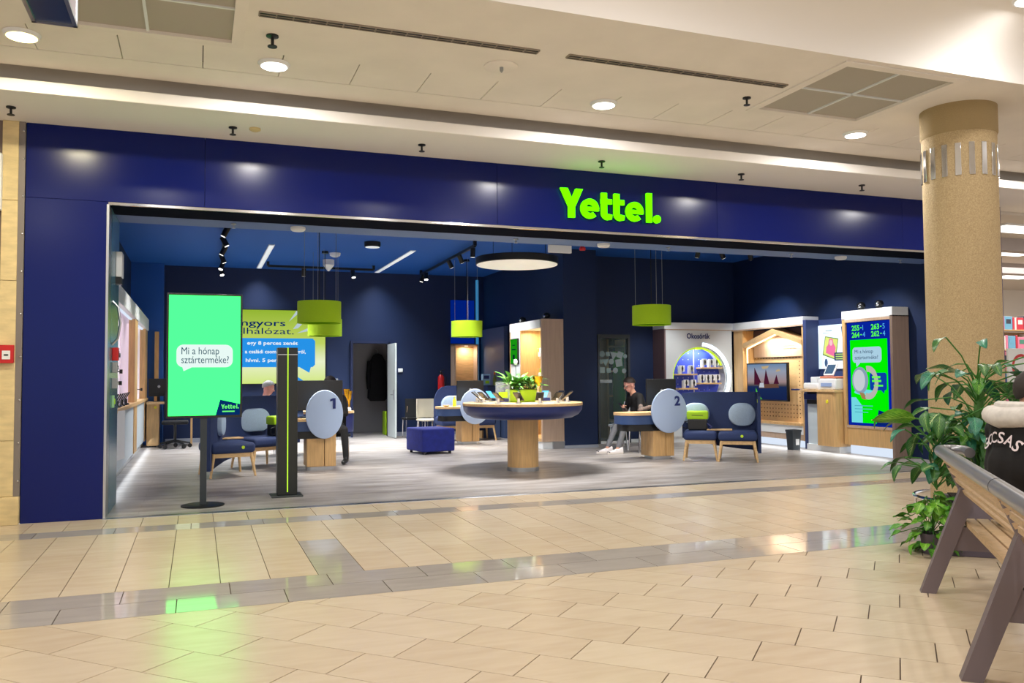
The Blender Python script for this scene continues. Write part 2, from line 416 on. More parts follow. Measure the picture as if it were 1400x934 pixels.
def vent(h, label):
    x0, x1, y0, y1 = h; t = thing('ceiling_vent', label, 'vent', ((x0 + x1) / 2, (y0 + y1) / 2, 4.5), 'square ceiling vents')
    m = MB()
    for a in ((x0 - .05, x1 + .05, y0 - .05, y0 + .05), (x0 - .05, x1 + .05, y1 - .05, y1 + .05), (x0 - .05, x0 + .05, y0 + .05, y1 - .05), (x1 - .05, x1 + .05, y0 + .05, y1 - .05)): m.box(*a, 4.485, 4.56)
    m.build('frame', CREAM, t, smooth=False)
    xm, ym = (x0 + x1) / 2, (y0 + y1) / 2
    MB().box(xm - .012, xm + .012, y0 + .05, y1 - .05, 4.50, 4.55).box(x0 + .05, x1 - .05, ym - .012, ym + .012, 4.50, 4.55).build('cross_bar', WHITE, t, smooth=False)
    for a, b in ((x0 + .05, xm - .012), (xm + .012, x1 - .05)):
        for c, d in ((y0 + .05, ym - .012), (ym + .012, y1 - .05)): MB().box(a, b, c, d, 4.515, 4.56).build('panel', PANELG, t, smooth=False)
vent(VENTS[0], 'grey four panel ceiling vent beside the round stone column')
vent(VENTS[1], 'grey four panel ceiling vent behind the hanging navy box sign')
for i, (x, y, z, c) in enumerate(LAMPS[:4] + LAMPS[5:6]):
    lab = ['warm yellow downlight beside the hanging navy sign', 'white downlight under the short sprinkler near the first slot diffuser', 'white downlight in the panel row above the green sign lettering',
           'white downlight in front of the four panel vent by the column', 'white downlight in the raised ceiling above the bench'][i]
    t = thing('downlight', lab, 'ceiling light', (x, y, z), 'round recessed mall downlights')
    MB().lathe([(0.10, -0.03), (0.135, -0.03), (0.15, 0.0), (0.10, 0.0)], (x, y, z), 28).build('trim_ring', WHITE_P, t)
    MB().lathe([(0.12, -0.032), (0.12, -0.02)], (x, y, z), 28).build('lens', LAMPY if i == 0 else LAMPW, t)
for i, (a, b) in enumerate(((0.45, 2.92), (3.22, 5.69))):
    t = thing('slot_diffuser', ['long black linear slot diffuser beginning behind the white downlight', 'long black linear slot diffuser ending beside the four panel vent'][i], 'air vent', ((a + b) / 2, 7.09, 4.49), 'linear slot diffusers')
    MB().box(a, b, 7.05, 7.13, 4.492, 4.5).build('slot', BLACK, t, smooth=False)
    m = MB()
    for y in (7.045, 7.09, 7.13): m.box(a, b, y - .004, y + .004, 4.486, 4.5)
    m.build('rail', mat('slot_rail', (150, 138, 124), 0.5), t, smooth=False)
    n = 18
    for k in range(n + 1): MB().box(a + (b - a) * k / n - .006, a + (b - a) * k / n + .006, 7.05, 7.13, 4.488, 4.5).build('spacer', mat('slot_rail', (0, 0, 0)), t, smooth=False)
def sprinkler(x, y, z, label, mm=BLACK, s=1.0, grp='mall sprinklers'):
    t = thing('sprinkler', label, 'sprinkler', (x, y, z), grp)
    MB().lathe([(0.045 * s, 0), (0.045 * s, -0.012), (0.012 * s, -0.02), (0.012 * s, -0.07 * s)], (x, y, z), 14).build('body', mm, t)
    MB().lathe([(0.035 * s, -0.085 * s), (0.035 * s, -0.078 * s), (0.01, -0.07 * s)], (x, y, z), 12).build('deflector', mm, t)
for x, lb in ((-1.78, 'above the riveted cover strip and stone wall'), (0.34, 'next to the yellowed domed detector'), (2.46, 'between the yellowed detector and the lit shop name'), (4.82, 'in the green glow above the lit shop name'), (6.94, 'just past the lit shop name'), (9.02, 'beside the stone column')):
    sprinkler(x, 9.6, 4.25, 'small dark soffit sprinkler head ' + lb)
sprinkler(0.59, 7.53, 4.5, 'black sprinkler head beside the white downlight and first slot diffuser', s=1.2)
sprinkler(5.54, 7.54, 4.5, 'black sprinkler head beside the four panel vent', s=1.0)
MB().lathe([(0.06, 0), (0.06, -0.02), (0.03, -0.035)], (0.57, 9.57, 4.25), 16).build('smoke_detector', mat('aged_white', (210, 190, 140), 0.5), label='yellowed domed detector on the soffit beside a sprinkler', cat='detector')
t = thing('ceiling_access_disc', 'round white cover disc in the ceiling beside the slot diffuser', 'ceiling cover', (2.72, 7.55, 4.5))
MB().lathe([(0.165, 0), (0.165, -0.012), (0.15, -0.02)], (2.72, 7.55, 4.5), 32).build('cover', CREAM, t)
MB().lathe([(0.018, -0.02), (0.018, -0.05), (0.006, -0.07)], (2.72, 7.53, 4.5), 12).build('nozzle', GREY, t)
# navy box sign hanging over the walkway
t = thing('hanging_sign', 'navy box sign with silver edges hanging from the ceiling', 'sign', (-0.88, 5.3, 3.8))
MB().box(-1.0, -0.77, 4.5, 6.05, 3.81, 4.9).build('box', mat('sign_navy', (22, 44, 92), 0.3), t, smooth=False)
m = MB()
for x in (-1.005, -0.765): m.box(x - .012, x + .012, 4.48, 6.07, 3.80, 3.83)
m.box(-1.0, -0.77, 6.045, 6.07, 3.80, 3.83); m.box(-.778, -.753, 6.045, 6.07, 3.8, 4.9); m.box(-1.017, -.993, 6.045, 6.07, 3.8, 4.9)
m.build('edge_trim', STEEL, t, smooth=False)
MB().box(-0.768, -0.762, 4.5, 6.045, 3.83, 4.9).build('side_face', mat('sign_side', (200, 190, 205), 0.4), t, smooth=False)
m = MB(); m.cyl((-.88, 4.8, 4.88), .02, .13, 10); m.cyl((-.88, 5.8, 4.88), .02, .13, 10); m.build('hanger', STEEL, t)

# ================================================================== the shopfront
OX0, OX1, OZ = -0.92, 11.99, 3.42
front = thing('wall_front', 'glossy navy blue shopfront cladding panels', None, (4, 10.15, 0), kind='structure')
seams = [-0.92 - 0.81, 0.06, 3.59, 6.90, 10.3, 12.4]
MB().box(-1.73, -0.925, 10.13, 10.40, 0.0, 3.448, 0.003).build('cladding_panel', BLUE, front)
for a, b in zip(seams[:-1], seams[1:]):
    a2 = a
    MB().box(a2 + 0.0015, b - 0.0015, 10.13, 10.22, OZ + 0.03, 4.25, 0.003).build('cladding_panel', BLUE, front)
MB().box(11.99, 12.4, 10.13, 10.25, 0, OZ, 0.004).build('cladding_panel', BLUE, front)
MB().box(-0.92, 12, 10.17, 10.3, 3.46, 4.24).build('cladding_core', DARK, front, smooth=False)
MB().box(-0.93, 12.0, 10.12, 10.145, 3.415, 3.447, 0.003).build('trim_1', CHROME, kind='structure', label='mirror polished metal strip along the fascia bottom')
MB().box(-0.945, -0.92, 10.12, 10.42, 0.0, 3.42).build('trim_2', STEEL, kind='structure', label='metal edge strip of the shopfront pillar', smooth=False)
MB().box(-0.92, 12, 10.145, 10.80, 3.43, 3.45).build('ceiling_shutter_slot', mat('slot_navy', (4, 7, 26), 0.9, spec=0.05), kind='structure', label='dark shutter slot above the shop entrance', smooth=False)
MB().box(-0.92, 12, 10.80, 11.42, 3.45, 4.2).build('ceiling_entrance_soffit', mat('entrance_soffit', (96, 122, 172), 0.6), kind='structure', label='grey blue soffit just inside the shop entrance', smooth=False)
MB().box(-0.95, 12, 10.06, 10.17, -0.02, 0.006, 0.002).build('trim_3', STEEL, kind='structure', label='thin metal threshold strip across the entrance')
# sign lettering
s = thing('shop_sign', 'bright green lit shop name lettering on the navy fascia', 'sign', (5.2, 10.1, 3.6))
m = MB(); wordmark(m, fy(4.45, 10.10, 3.60), 0.385, 0.035); m.build('letters', GREEN_NEON, s, smooth=False)
m = MB(); wordmark(m, fy(4.45, 10.13, 3.60), 0.385, 0.03); m.build('letter_backs', mat('letter_side', (60, 110, 10), 0.5), s, smooth=False)
# stone wall beside the shopfront
STONE = mat('travertine', (222, 200, 150), 0.7, noise=0.18, nscale=5, bump=0.15, bscale=30, stretch=(1, 1, 3))
stone = thing('wall_left', 'pale travertine block wall beside the shopfront', None, (-3, 10.1, 0), kind='structure')
zc = [0.0, 0.29, 0.87, 1.70, 2.55, 3.40, 4.25]
for a, b in zip(zc[:-1], zc[1:]): MB().box(-1.945 if a else -2.6, -1.795 if a else -1.735, 10.10 if a else 10.06, 10.5, a + .002, b - .002, 0.004).build('stone_block', STONE, stone)
MB().box(-9, -1.95, 10.14, 10.5, 0, 4.25).build('neighbour_wall', mat('neighbour_brown', (120, 104, 98), 0.6), stone, smooth=False)
t = thing('trim_4', 'grey metal cover strip with round rivets beside the shopfront', None, (-1.76, 10.1, 0), kind='structure')
MB().box(-1.795, -1.735, 10.115, 10.4, 0.29, 4.25).build('strip', mat('strip_grey', (130, 122, 118), 0.45, metal=0.3), t, smooth=False)
for z in (0.45, 0.85, 1.3, 1.75, 2.2, 2.65, 3.05, 3.45, 3.85, 4.15): MB().ball((-1.75, 10.112, z), 0.012, 0.012, 0.012, 10, 6).build('rivet', CHROME, t)
t = thing('fire_alarm_button', 'red fire alarm call point on the stone wall', 'alarm button', (-1.87, 10.06, 1.68))
MB().box(-1.935, -1.80, 10.05, 10.10, 1.68, 1.87, 0.006).build('case', RED, t)
MB().box(-1.905, -1.83, 10.045, 10.05, 1.72, 1.81).build('glass_panel', WHITE_P, t, smooth=False)
m = MB(); m.prism(rect(-.02, .02, -.008, .008), fy(-1.867, 10.044, 1.765), .002); m.build('mark', BLACK, t, smooth=False)
t = thing('neighbour_sign', 'white plate sign of the neighbouring unit at the stone wall', 'sign', (-2.3, 10.08, 3.25))
MB().box(-2.75, -1.935, 10.02, 10.10, 3.28, 3.88, 0.01).build('plate', WHITE, t)
m = MB(); text(m, 'SZ', fy(-1.95, 10.018, 3.58), 0.10, align='R'); m.build('lettering', BLACK, t, smooth=False)

# ================================================================== the stone column
COLM = mat('exposed_aggregate', (196, 174, 134), 0.85, noise=0.35, nscale=90, bump=0.5, bscale=140, col2=(166, 142, 104))
cc = (8.11, 7.13); CRr = 0.385
t = thing('column', 'round exposed aggregate stone column with mirror strips near its top', 'column', (cc[0], cc[1], 0))
MB().lathe([(CRr, 0), (CRr, 4.5)], (*cc, 0), 64).build('shaft', COLM, t)
MB().lathe([(CRr + .004, 4.18), (CRr + .012, 4.2), (CRr + .012, 4.5)], (*cc, 0), 64).build('capital_band', mat('column_cap', (164, 142, 102), 0.9, bump=0.6, bscale=140), t)
for k in range(18):
    a = 2 * PI * k / 18; m = MB(rz((*cc, 0), math.degrees(a)))
    m.box(CRr - .02, CRr + .012, -.030, .030, 3.68, 4.04, 0.003); m.build('mirror_strip', CHROME, t)
t = thing('column_foot_rail', 'low polished metal ring rail round the column foot', 'rail', (cc[0], cc[1], 0))
MB().tube([(cc[0] + .56 * math.cos(a), cc[1] + .56 * math.sin(a), .12) for a in [2 * PI * i / 40 for i in range(40)]], .022, 8, True).build('ring', CHROME, t)
for k in range(6):
    a = 2 * PI * k / 6; m = MB(); m.tube([(cc[0] + .56 * math.cos(a), cc[1] + .56 * math.sin(a), 0), (cc[0] + .56 * math.cos(a), cc[1] + .56 * math.sin(a), .12)], .014, 8); m.build('post', CHROME, t)
# ================================================================== the shop shell
def vinyl():
    m = bpy.data.materials.new('grey_vinyl'); m.use_nodes = True; nt = m.node_tree; p = nt.nodes['Principled BSDF']
    p.inputs['Roughness'].default_value = 0.38
    tc = nt.nodes.new('ShaderNodeTexCoord'); mp = nt.nodes.new('ShaderNodeMapping'); mp.inputs['Scale'].default_value = (0.8, 3.5, 1)
    nz = nt.nodes.new('ShaderNodeTexNoise'); nz.inputs['Scale'].default_value = 1.6; nz.inputs['Detail'].default_value = 7; nz.inputs['Roughness'].default_value = 0.6
    br = nt.nodes.new('ShaderNodeTexBrick'); br.inputs['Scale'].default_value = 1.0; br.inputs['Brick Width'].default_value = 1.3; br.inputs['Row Height'].default_value = 0.22
    br.inputs['Mortar Size'].default_value = 0.004; br.inputs['Color1'].default_value = (*lin((178, 173, 170)), 1); br.inputs['Color2'].default_value = (*lin((185, 181, 179)), 1); br.inputs['Mortar'].default_value = (*lin((166, 160, 157)), 1)
    nt.links.new(tc.outputs['Object'], br.inputs['Vector']); nt.links.new(tc.outputs['Object'], mp.inputs[0]); nt.links.new(mp.outputs[0], nz.inputs['Vector'])
    rp = nt.nodes.new('ShaderNodeValToRGB'); rp.color_ramp.elements[0].position = 0.35; rp.color_ramp.elements[1].position = 0.7
    rp.color_ramp.elements[0].color = (*lin((190, 184, 180)), 1); rp.color_ramp.elements[1].color = (1, 1, 1, 1)
    mx = nt.nodes.new('ShaderNodeMix'); mx.data_type = 'RGBA'; mx.blend_type = 'MULTIPLY'; mx.inputs['Factor'].default_value = 1
    nt.links.new(nz.outputs['Fac'], rp.inputs[0]); nt.links.new(br.outputs['Color'], mx.inputs[6]); nt.links.new(rp.outputs[0], mx.inputs[7]); nt.links.new(mx.outputs[2], p.inputs['Base Color'])
    return m
MB().box(-1.6, 12.2, 10.13, 24, -0.05, 0.0).build('floor_shop', vinyl(), kind='structure', label='grey plank effect vinyl floor of the shop', smooth=False)
MB().box(-1.6, 12.2, 11.42, 24, 4.2, 4.3).build('ceiling_shop', NAVY_CEIL, kind='structure', label='bright blue painted ceiling of the shop', smooth=False)
MB().box(-1.6, -1.45, 10.4, 21.6, 0, 4.2).build('wall_shop_left', NAVY_WALL, kind='structure', label='blue left wall of the shop above the wall units', smooth=False)
MB().box(-1.45, -0.92, 10.4, 11.42, 0, 4.2).build('wall_entrance_reveal', mat('reveal_teal', (64, 108, 128), 0.25), kind='structure', label='teal grey reveal wall inside the entrance', smooth=False)
m = MB(); m.box(-1.5, 3.69, 21.5, 21.62, 0, 4.2); m.box(4.59, 7.3, 21.5, 21.62, 0, 4.2); m.box(3.69, 4.59, 21.5, 21.62, 2.38, 4.2)
m.build('wall_back', NAVY_WALL, kind='structure', label='dark blue back wall of the shop with a doorway', smooth=False)
MB().box(7.2, 7.97, 16.2, 21.6, 0, 4.2).build('wall_partition', NAVY_WALL, kind='structure', label='blue partition wall in the middle of the shop', smooth=False)
m = MB(); m.box(7.97, 8.37, 17.0, 17.12, 0, 4.2); m.box(9.18, 12.2, 17.0, 17.12, 0, 4.2); m.box(8.37, 9.18, 17.0, 17.12, 2.44, 4.2)
m.build('wall_back_right', NAVY_WALL, kind='structure', label='dark blue rear wall behind the smartwatch unit', smooth=False)
MB().box(12.0, 12.15, 10.25, 17.1, 0, 4.2).build('wall_right', NAVY_WALL, kind='structure', label='blue right wall of the shop', smooth=False)
MB().box(-1.45, -0.75, 21.1, 21.5, 0, 4.2).build('wall_pilaster', mat('pilaster_blue', (16, 84, 170), 0.6), kind='structure', label='blue pilaster in the far left corner', smooth=False)
SKIRT = mat('skirting_grey', (150, 156, 170), 0.5)
MB().box(7.19, 7.975, 16.17, 16.2, 0, .06).build('baseboard_partition', SKIRT, kind='structure', label='grey skirting of the blue partition', smooth=False)
m = MB(); m.box(9.18, 9.8, 16.96, 17.0, 0, .08); m.build('baseboard_back_right', WHITE, kind='structure', label='white skirting beside the glass door', smooth=False)
m = MB(); m.box(-.7, 3.66, 21.46, 21.5, 0, .1); m.box(4.62, 7.2, 21.46, 21.5, 0, .1); m.build('baseboard_back', SKIRT, kind='structure', label='grey skirting of the back wall', smooth=False)
# doorway to the store room with its open leaf
d = thing('door_1', 'pale open door of the staff room in the back wall', None, (4.59, 21, 0), kind='structure')
MB().box(4.585, 4.63, 20.62, 21.5, 0.01, 2.36, .004).build('door_leaf', mat('door_grey', (206, 216, 216), 0.4), d)
MB().tube([(4.585, 20.74, 1.08), (4.53, 20.74, 1.08), (4.53, 20.90, 1.08)], .012, 8).build('handle', STEEL, d)
MB().box(4.575, 4.585, 20.70, 20.78, .95, 1.2).build('handle_plate', STEEL, d, smooth=False)
m = MB(); m.box(3.63, 3.69, 21.44, 21.62, 0, 2.44); m.box(4.59, 4.65, 21.5, 21.62, 0, 2.44); m.box(3.69, 4.59, 21.44, 21.62, 2.38, 2.44); m.build('door_frame', mat('frame_navy', (18, 32, 70), 0.5), d, smooth=False)
m = MB(); m.box(3.2, 5.6, 23.2, 23.3, 0, 2.8); m.box(3.1, 3.2, 21.62, 23.3, 0, 2.8); m.box(5.6, 5.7, 21.62, 23.3, 0, 2.8); m.box(3.1, 5.7, 21.62, 23.3, 2.6, 2.7)
m.build('wall_staff_room', mat('staff_grey', (150, 148, 152), 0.8), kind='structure', label='grey staff room walls beyond the open door', smooth=False)
t = thing('hanging_coat', 'black coat hanging on the staff room wall', 'coat', (4.5, 22.9, .9))
MB().lathe([(.03, 1.32), (.12, 1.28), (.22, 1.1), (.25, .6), (.28, .1), (.2, .02)][::-1], (4.62, 22.95, .85), 16, 1, .5).build('coat_body', mat('coat_black', (20, 20, 26), .9), t)
MB().tube([(4.42, 22.95, 1.95), (4.36, 22.9, 1.5), (4.38, 22.88, 1.2)], [.08, .07, .06], 8).build('sleeve', mat('coat_black', (0, 0, 0)), t)
MB().tube([(4.62, 23.2, 2.3), (4.62, 22.95, 2.25), (4.62, 22.95, 2.16)], .01, 6).build('hook', STEEL, t)
MB().box(4.62, 4.95, 21.95, 22.3, 0, .62, .02).build('storage_box', LIMEP, label='lime green box on the staff room floor', cat='box')
# glass door in the rear wall
d = thing('door_2', 'dark glass door with frosted shape decals', None, (8.77, 17, 0), kind='structure')
m = MB(); m.box(8.37, 8.42, 16.97, 17.1, 0, 2.44); m.box(9.13, 9.18, 16.97, 17.1, 0, 2.44); m.box(8.42, 9.13, 16.97, 17.1, 2.36, 2.44); m.build('door_frame', mat('door_frame_dark', (50, 56, 62), .4), d, smooth=False)
gl = mat('dark_glass', (120, 140, 140), 0.03, alpha=0.15, spec=0.8)
MB().box(8.42, 9.13, 17.02, 17.04, .03, 2.36).build('pane', gl, d, smooth=False)
MB().box(8.42, 9.13, 16.95, 17.06, 0, .05).build('sill', WHITE, d, smooth=False)
fm = mat('frosted_film', (150, 168, 166), .7, alpha=.6)
shapes = [('c', 8.50, 2.0, .07), ('s', 8.64, 2.0, .055), ('t', 8.79, 1.98, .09), ('s', 8.95, 1.98, .08), ('c', 9.08, 1.95, .05), ('s', 8.46, 1.83, .055), ('t', 8.58, 1.83, .085), ('c', 8.73, 1.83, .065), ('s', 8.92, 1.80, .09), ('s', 8.50, 1.64, .075), ('s', 8.66, 1.63, .06), ('c', 8.83, 1.63, .065), ('c', 9.05, 1.62, .055)]
for i, (k, x, z, r) in enumerate(shapes):
    a = random.uniform(-.4, .4)
    n = {'c': 24, 's': 4, 't': 3}[k]; pts = [(r * (1 if k == 'c' else 1.3) * math.cos(a + 2 * PI * j / n - (PI / 2 if k == 't' else PI / 4)), r * (1 if k == 'c' else 1.3) * math.sin(a + 2 * PI * j / n - (PI / 2 if k == 't' else PI / 4))) for j in range(n)]
    m = MB(); m.prism(pts, fy(x, 17.02, z), .003); m.build('decal', fm, d, smooth=False)
m = MB(); m.box(7.97, 10.0, 19.2, 19.3, 0, 3); m.box(9.9, 10, 17.12, 19.3, 0, 3); m.box(7.97, 10, 17.12, 19.3, 2.9, 3); m.build('wall_rear_room', mat('rear_dark', (44, 44, 50), .8), kind='structure', label='dark walls of the room behind the glass door', smooth=False)
t = thing('store_rack', 'wooden storage rack with a green poster behind the glass door', 'rack', (9.5, 18.6, 0))
for x in (9.26, 9.75): MB().box(x, x + .06, 18.3, 18.8, 0, 2.4).build('post', WOOD, t, smooth=False)
for z in (.4, 1.0, 1.6, 2.2): MB().box(9.32, 9.75, 18.3, 18.8, z, z + .04).build('shelf', WOOD, t, smooth=False)
MB().box(9.42, 9.72, 18.26, 18.29, .5, 2.1).build('poster', mat('poster_green', (40, 150, 30), .5), t, smooth=False)
MB().box(8.6, 9.05, 17.6, 17.72, 1.34, 1.42, .02).build('wall_bracket_lamp', WHITE_P, label='small white wall lamp bar behind the glass door', cat='lamp')

# ================================================================== left wall units
PINK = mat('backlit_pink', (236, 222, 232), .6, em=(240, 226, 240), strength=.42)
u = thing('wall_unit', 'white and oak display wall unit along the left wall', 'display unit', (-1.27, 16.5, 0))
MB().box(-1.45, -1.10, 11.5, 22.0 - .55, .14, 1.02).build('base_cabinet', mat('unit_grey_white', (196, 208, 216), .5), u, smooth=False)
MB().box(-1.45, -1.06, 11.45, 21.45, 1.02, 1.08).build('ledge', WOODH, u, smooth=False)
MB().box(-1.45, -1.06, 11.45, 21.45, 2.62, 2.88, .01).build('header', WHITE, u)
MB().box(-1.45, -1.20, 11.5, 21.45, 1.08, 2.62).build('back_panel', PINK, u, smooth=False)
for a, b in ((11.45, 11.6), (17.0, 17.75), (20.3, 21.45)):
    MB().box(-1.45, -1.085, a, b, .14, 2.62).build('divider', WOOD, u, smooth=False)
MB().box(-1.20, -1.19, 15.2, 16.95, 1.08, 2.62).build('niche_panel', mat('niche_lilac', (220, 196, 214), .6, em=(226, 200, 222), strength=.25), u, smooth=False)
MB().box(-1.44, -1.2, 11.6, 21.4, 0.06, .14).build('led_plinth', LEDW, u, smooth=False)
MB().box(-1.45, -1.16, 11.6, 21.4, 0, .06).build('plinth', WHITE, u, smooth=False)
MB().box(-1.18, -1.14, 11.7, 20.3, 2.60, 2.62).build('led_strip', LEDW, u, smooth=False)
area((-1.0, 16, .12), .15, 6, (.92, .96, 1), size_y=9, rot=(0, math.radians(-60), 0))
MB().plate([(-1.08, 13.2), (-1.0, 13.6)], .35, 1.05, .02).build('info_flag', WHITE_P, u, smooth=False)
for i in range(9):
    y = 12.3 + i * .42; t = thing('demo_phone', 'black demo phone on a security stand on the oak ledge of the left unit', 'phone', (-1.13, y, 1.08), 'demo phones on the left wall unit')
    MB().lathe([(.05, 0), (.05, .02), (.02, .03), (.02, .10)], (-1.13, y, 1.08), 10).build('stand', CHROME if i % 2 else BLACK, t)
    m = MB(Matrix.Translation((-1.12, y, 1.21)) @ Matrix.Rotation(.5, 4, 'Y')); m.box(-.008, .008, -.05, .05, -.09, .09, .004); m.build('phone_body', BLACKP, t)
for i, (y, z) in enumerate(((13.3, 1.85), (13.7, 1.62), (13.6, 1.45), (18.6, 1.3))):
    m = MB(); m.tube([(-1.2, y, z), (-1.06, y, z)], .01, 6); m.box(-1.08, -1.04, y - .04, y + .04, z - .03, z + .03, .004); m.build('accessory_hook', BLACK, u)
def cctv(x, y, z, yaw, label):
    t = thing('security_camera', label, 'camera', (x, y, z), 'security cameras on the cabinets')
    MB().cyl((x, y, z), .05, .03, 14).build('mount', BLACK, t); MB(rz((x, y, z + .09), yaw)).ball((0, 0, 0), .08, .08, .075).build('dome', BLACKP, t)
    MB(rz((x, y, z + .09), yaw)).ball((.055, 0, -.01), .035, .035, .035, 12, 8).build('lens', CHROME, t)
cctv(-1.2, 19.5, 2.88, -60, 'black dome camera on top of the left wall unit')
# fittings on the entrance reveal
t = thing('emergency_light', 'white emergency light box on the teal reveal', 'light box', (-.88, 11.1, 2.7))
MB().box(-.92, -.85, 10.95, 11.2, 2.72, 3.02, .01).build('case', WHITE_P, t); MB().box(-.92, -.86, 10.97, 11.18, 2.64, 2.72).build('sensor', BLACK, t, smooth=False)
t = thing('pull_handle', 'steel bow handle on the teal reveal', 'handle', (-.88, 10.7, 1.9))
MB().tube([(-.92, 10.62, 2.40), (-.86, 10.62, 2.33), (-.835, 10.62, 2.15), (-.86, 10.62, 1.97), (-.92, 10.62, 1.9)], .014, 8).build('bow', STEEL, t)
t = thing('alarm_beacon', 'red alarm switch on the teal reveal', 'switch', (-.9, 10.7, 1.72)); MB().box(-.92, -.855, 10.64, 10.78, 1.72, 1.87, .008).build('case', RED, t); MB().box(-.855, -.85, 10.67, 10.75, 1.76, 1.83).build('button', mat('dark_red', (130, 10, 12), .4), t, smooth=False)
for i, z in enumerate((1.58, 1.40)):
    t = thing('key_switch', ['grey key switch box under the red switch', 'grey key switch box, lower of the two on the reveal'][i], 'switch', (-.9, 10.7, z)); MB().box(-.92, -.865, 10.65, 10.77, z, z + .12, .006).build('case', GREY, t); MB(Matrix.Translation((-.865, 10.71, z + .06)) @ Matrix.Rotation(PI / 2, 4, 'Y')).cyl((0, 0, 0), .02, .012, 10).build('lock', STEEL, t)
t = thing('reveal_button', 'small green push button on the teal reveal', 'button', (-.9, 10.7, 1.18)); MB().box(-.92, -.895, 10.67, 10.75, 1.18, 1.32, .005).build('plate', mat('pale_green', (150, 200, 150), .4), t); MB().box(-.895, -.885, 10.69, 10.73, 1.22, 1.28).build('key', LIMEP, t, smooth=False)

# ================================================================== back wall light box
BOX = glow('lightbox_lime', (176, 205, 70), .85); BOXP = glow('lightbox_pale', (228, 240, 180), 1.0); BOXB = glow('lightbox_blue', (40, 150, 236), .95); BOXT = glow('lightbox_navy', (10, 60, 130), .5); BOXW = glow('lightbox_white', (240, 248, 250), 1.0); BOXS = glow('lightbox_silver', (196, 214, 220), .85)
def grad_emit(name, stops, s, axis=2):
    m = bpy.data.materials.new(name); m.use_nodes = True; nt = m.node_tree; p = nt.nodes['Principled BSDF']; p.inputs['Base Color'].default_value = (0, 0, 0, 1); p.inputs['Specular IOR Level'].default_value = 0
    tc = nt.nodes.new('ShaderNodeTexCoord'); sx = nt.nodes.new('ShaderNodeSeparateXYZ'); rp = nt.nodes.new('ShaderNodeValToRGB')
    nt.links.new(tc.outputs['Generated'], sx.inputs[0]); nt.links.new(sx.outputs[axis], rp.inputs[0])
    e = rp.color_ramp.elements
    e[0].position, e[0].color = stops[0][0], (*lin(stops[0][1]), 1); e[1].position, e[1].color = stops[-1][0], (*lin(stops[-1][1]), 1)
    for a, c in stops[1:-1]: q = e.new(a); q.color = (*lin(c), 1)
    nt.links.new(rp.outputs[0], p.inputs['Emission Color']); p.inputs['Emission Strength'].default_value = s
    return m
lb = thing('lightbox_poster', 'large lit lime poster with network advert on the back wall', 'poster', (1.3, 21.4, 1.38))
MB().box(-.47, 3.01, 21.42, 21.5, 1.36, 3.20).build('frame', BLACK, lb, smooth=False)
MB().box(-.45, 2.99, 21.40, 21.43, 1.38, 3.18).build('picture', grad_emit('poster_print', [(0, (214, 236, 130)), (.3, (238, 246, 206)), (.55, (196, 216, 100)), (1, (150, 184, 52))], .95), lb, smooth=False)
FB = fy(0, 21.40, 0)
m = MB(); text(m, 'Villámgyors', fy(2.02, 21.40, 2.79), .155, width=1.85, bold=.012, align='R', lift=.006); text(m, 'mobilhálózat.', fy(2.22, 21.40, 2.59), .155, width=1.95, align='R', lift=.006); m.build('headline', BOXT, lb, smooth=False)
m = MB(); m.prism([(.2, 1.78), (2.68, 1.78), (2.74, 1.84), (2.74, 2.43), (2.68, 2.49), (.2, 2.49)], fy(0, 21.40, 0), .005); m.prism([(2.36, 1.78), (2.60, 1.64), (2.64, 1.79)], fy(0, 21.40, 0), .005); m.build('speech_bubble', BOXB, lb, smooth=False)
m = MB(); text(m, 'egy 8 perces zenét', fy(1.12, 21.395, 2.33), .085, width=1.20, bold=.02); text(m, 'a családi csomagokkal arról,', fy(1.07, 21.395, 2.12), .085, width=1.44, bold=.02); text(m, 'hívni. 5 perc', fy(1.09, 21.395, 1.91), .085, width=.80, bold=.02); m.build('bubble_text', BOXW, lb, smooth=False)
m = MB()
for p in ([(2.10, 2.90), (2.28, 3.17), (2.40, 3.17)], [(2.20, 2.72), (2.32, 2.88), (2.42, 2.84), (2.32, 2.74)], [(2.30, 2.62), (2.66, 2.80), (2.72, 2.70)]): m.prism(p[::-1] if True else p, fy(0, 21.40, 0), .004)
m.build('streaks', BOXS, lb, smooth=False)
m = MB(); m.prism([(2.15, 1.60), (2.40, 1.39), (2.54, 1.39), (2.18, 1.63)], fy(0, 21.40, 0), .004); m.build('ray', BOXB, lb, smooth=False)

# lit niche, fire extinguisher and switch on the back wall
n_ = thing('wall_niche', 'lit oak lined niche cabinet on the back wall', 'niche', (6.6, 21.3, 1.2))
m = MB(); m.box(6.28, 6.32, 21.15, 21.5, 1.2, 2.36); m.box(6.90, 6.94, 21.15, 21.5, 1.2, 2.36); m.box(6.28, 6.94, 21.15, 21.5, 2.33, 2.37); m.box(6.28, 6.94, 21.15, 21.5, 1.17, 1.2); m.build('carcass', WOODP, n_, smooth=False)
MB().box(6.32, 6.90, 21.47, 21.5, 1.2, 2.33).build('back_panel', WOODH, n_, smooth=False)
MB().lathe([(.05, 0), (.05, -.01)], (6.65, 21.3, 2.33), 14).build('lamp', LEDWARM, n_); area((6.65, 21.3, 2.30), .1, 5, (1, .85, .65), disk=True)
MB().box(6.27, 6.92, 21.44, 21.48, 2.40, 3.55).build('blue_light_panel', glow('panel_ultramarine', (0, 50, 180), .4), label='ultramarine lit panel above the oak niche', cat='light panel', smooth=False)
MB().box(6.97, 7.03, 21.40, 21.46, 1.0, 4.1).build('led_line', glow('led_blue', (70, 160, 220), .55), label='vertical pale blue light line beside the oak niche', cat='light strip', smooth=False)
t = thing('fire_extinguisher', 'red fire extinguisher hanging on the back wall', 'extinguisher', (5.98, 21.35, 1.15))
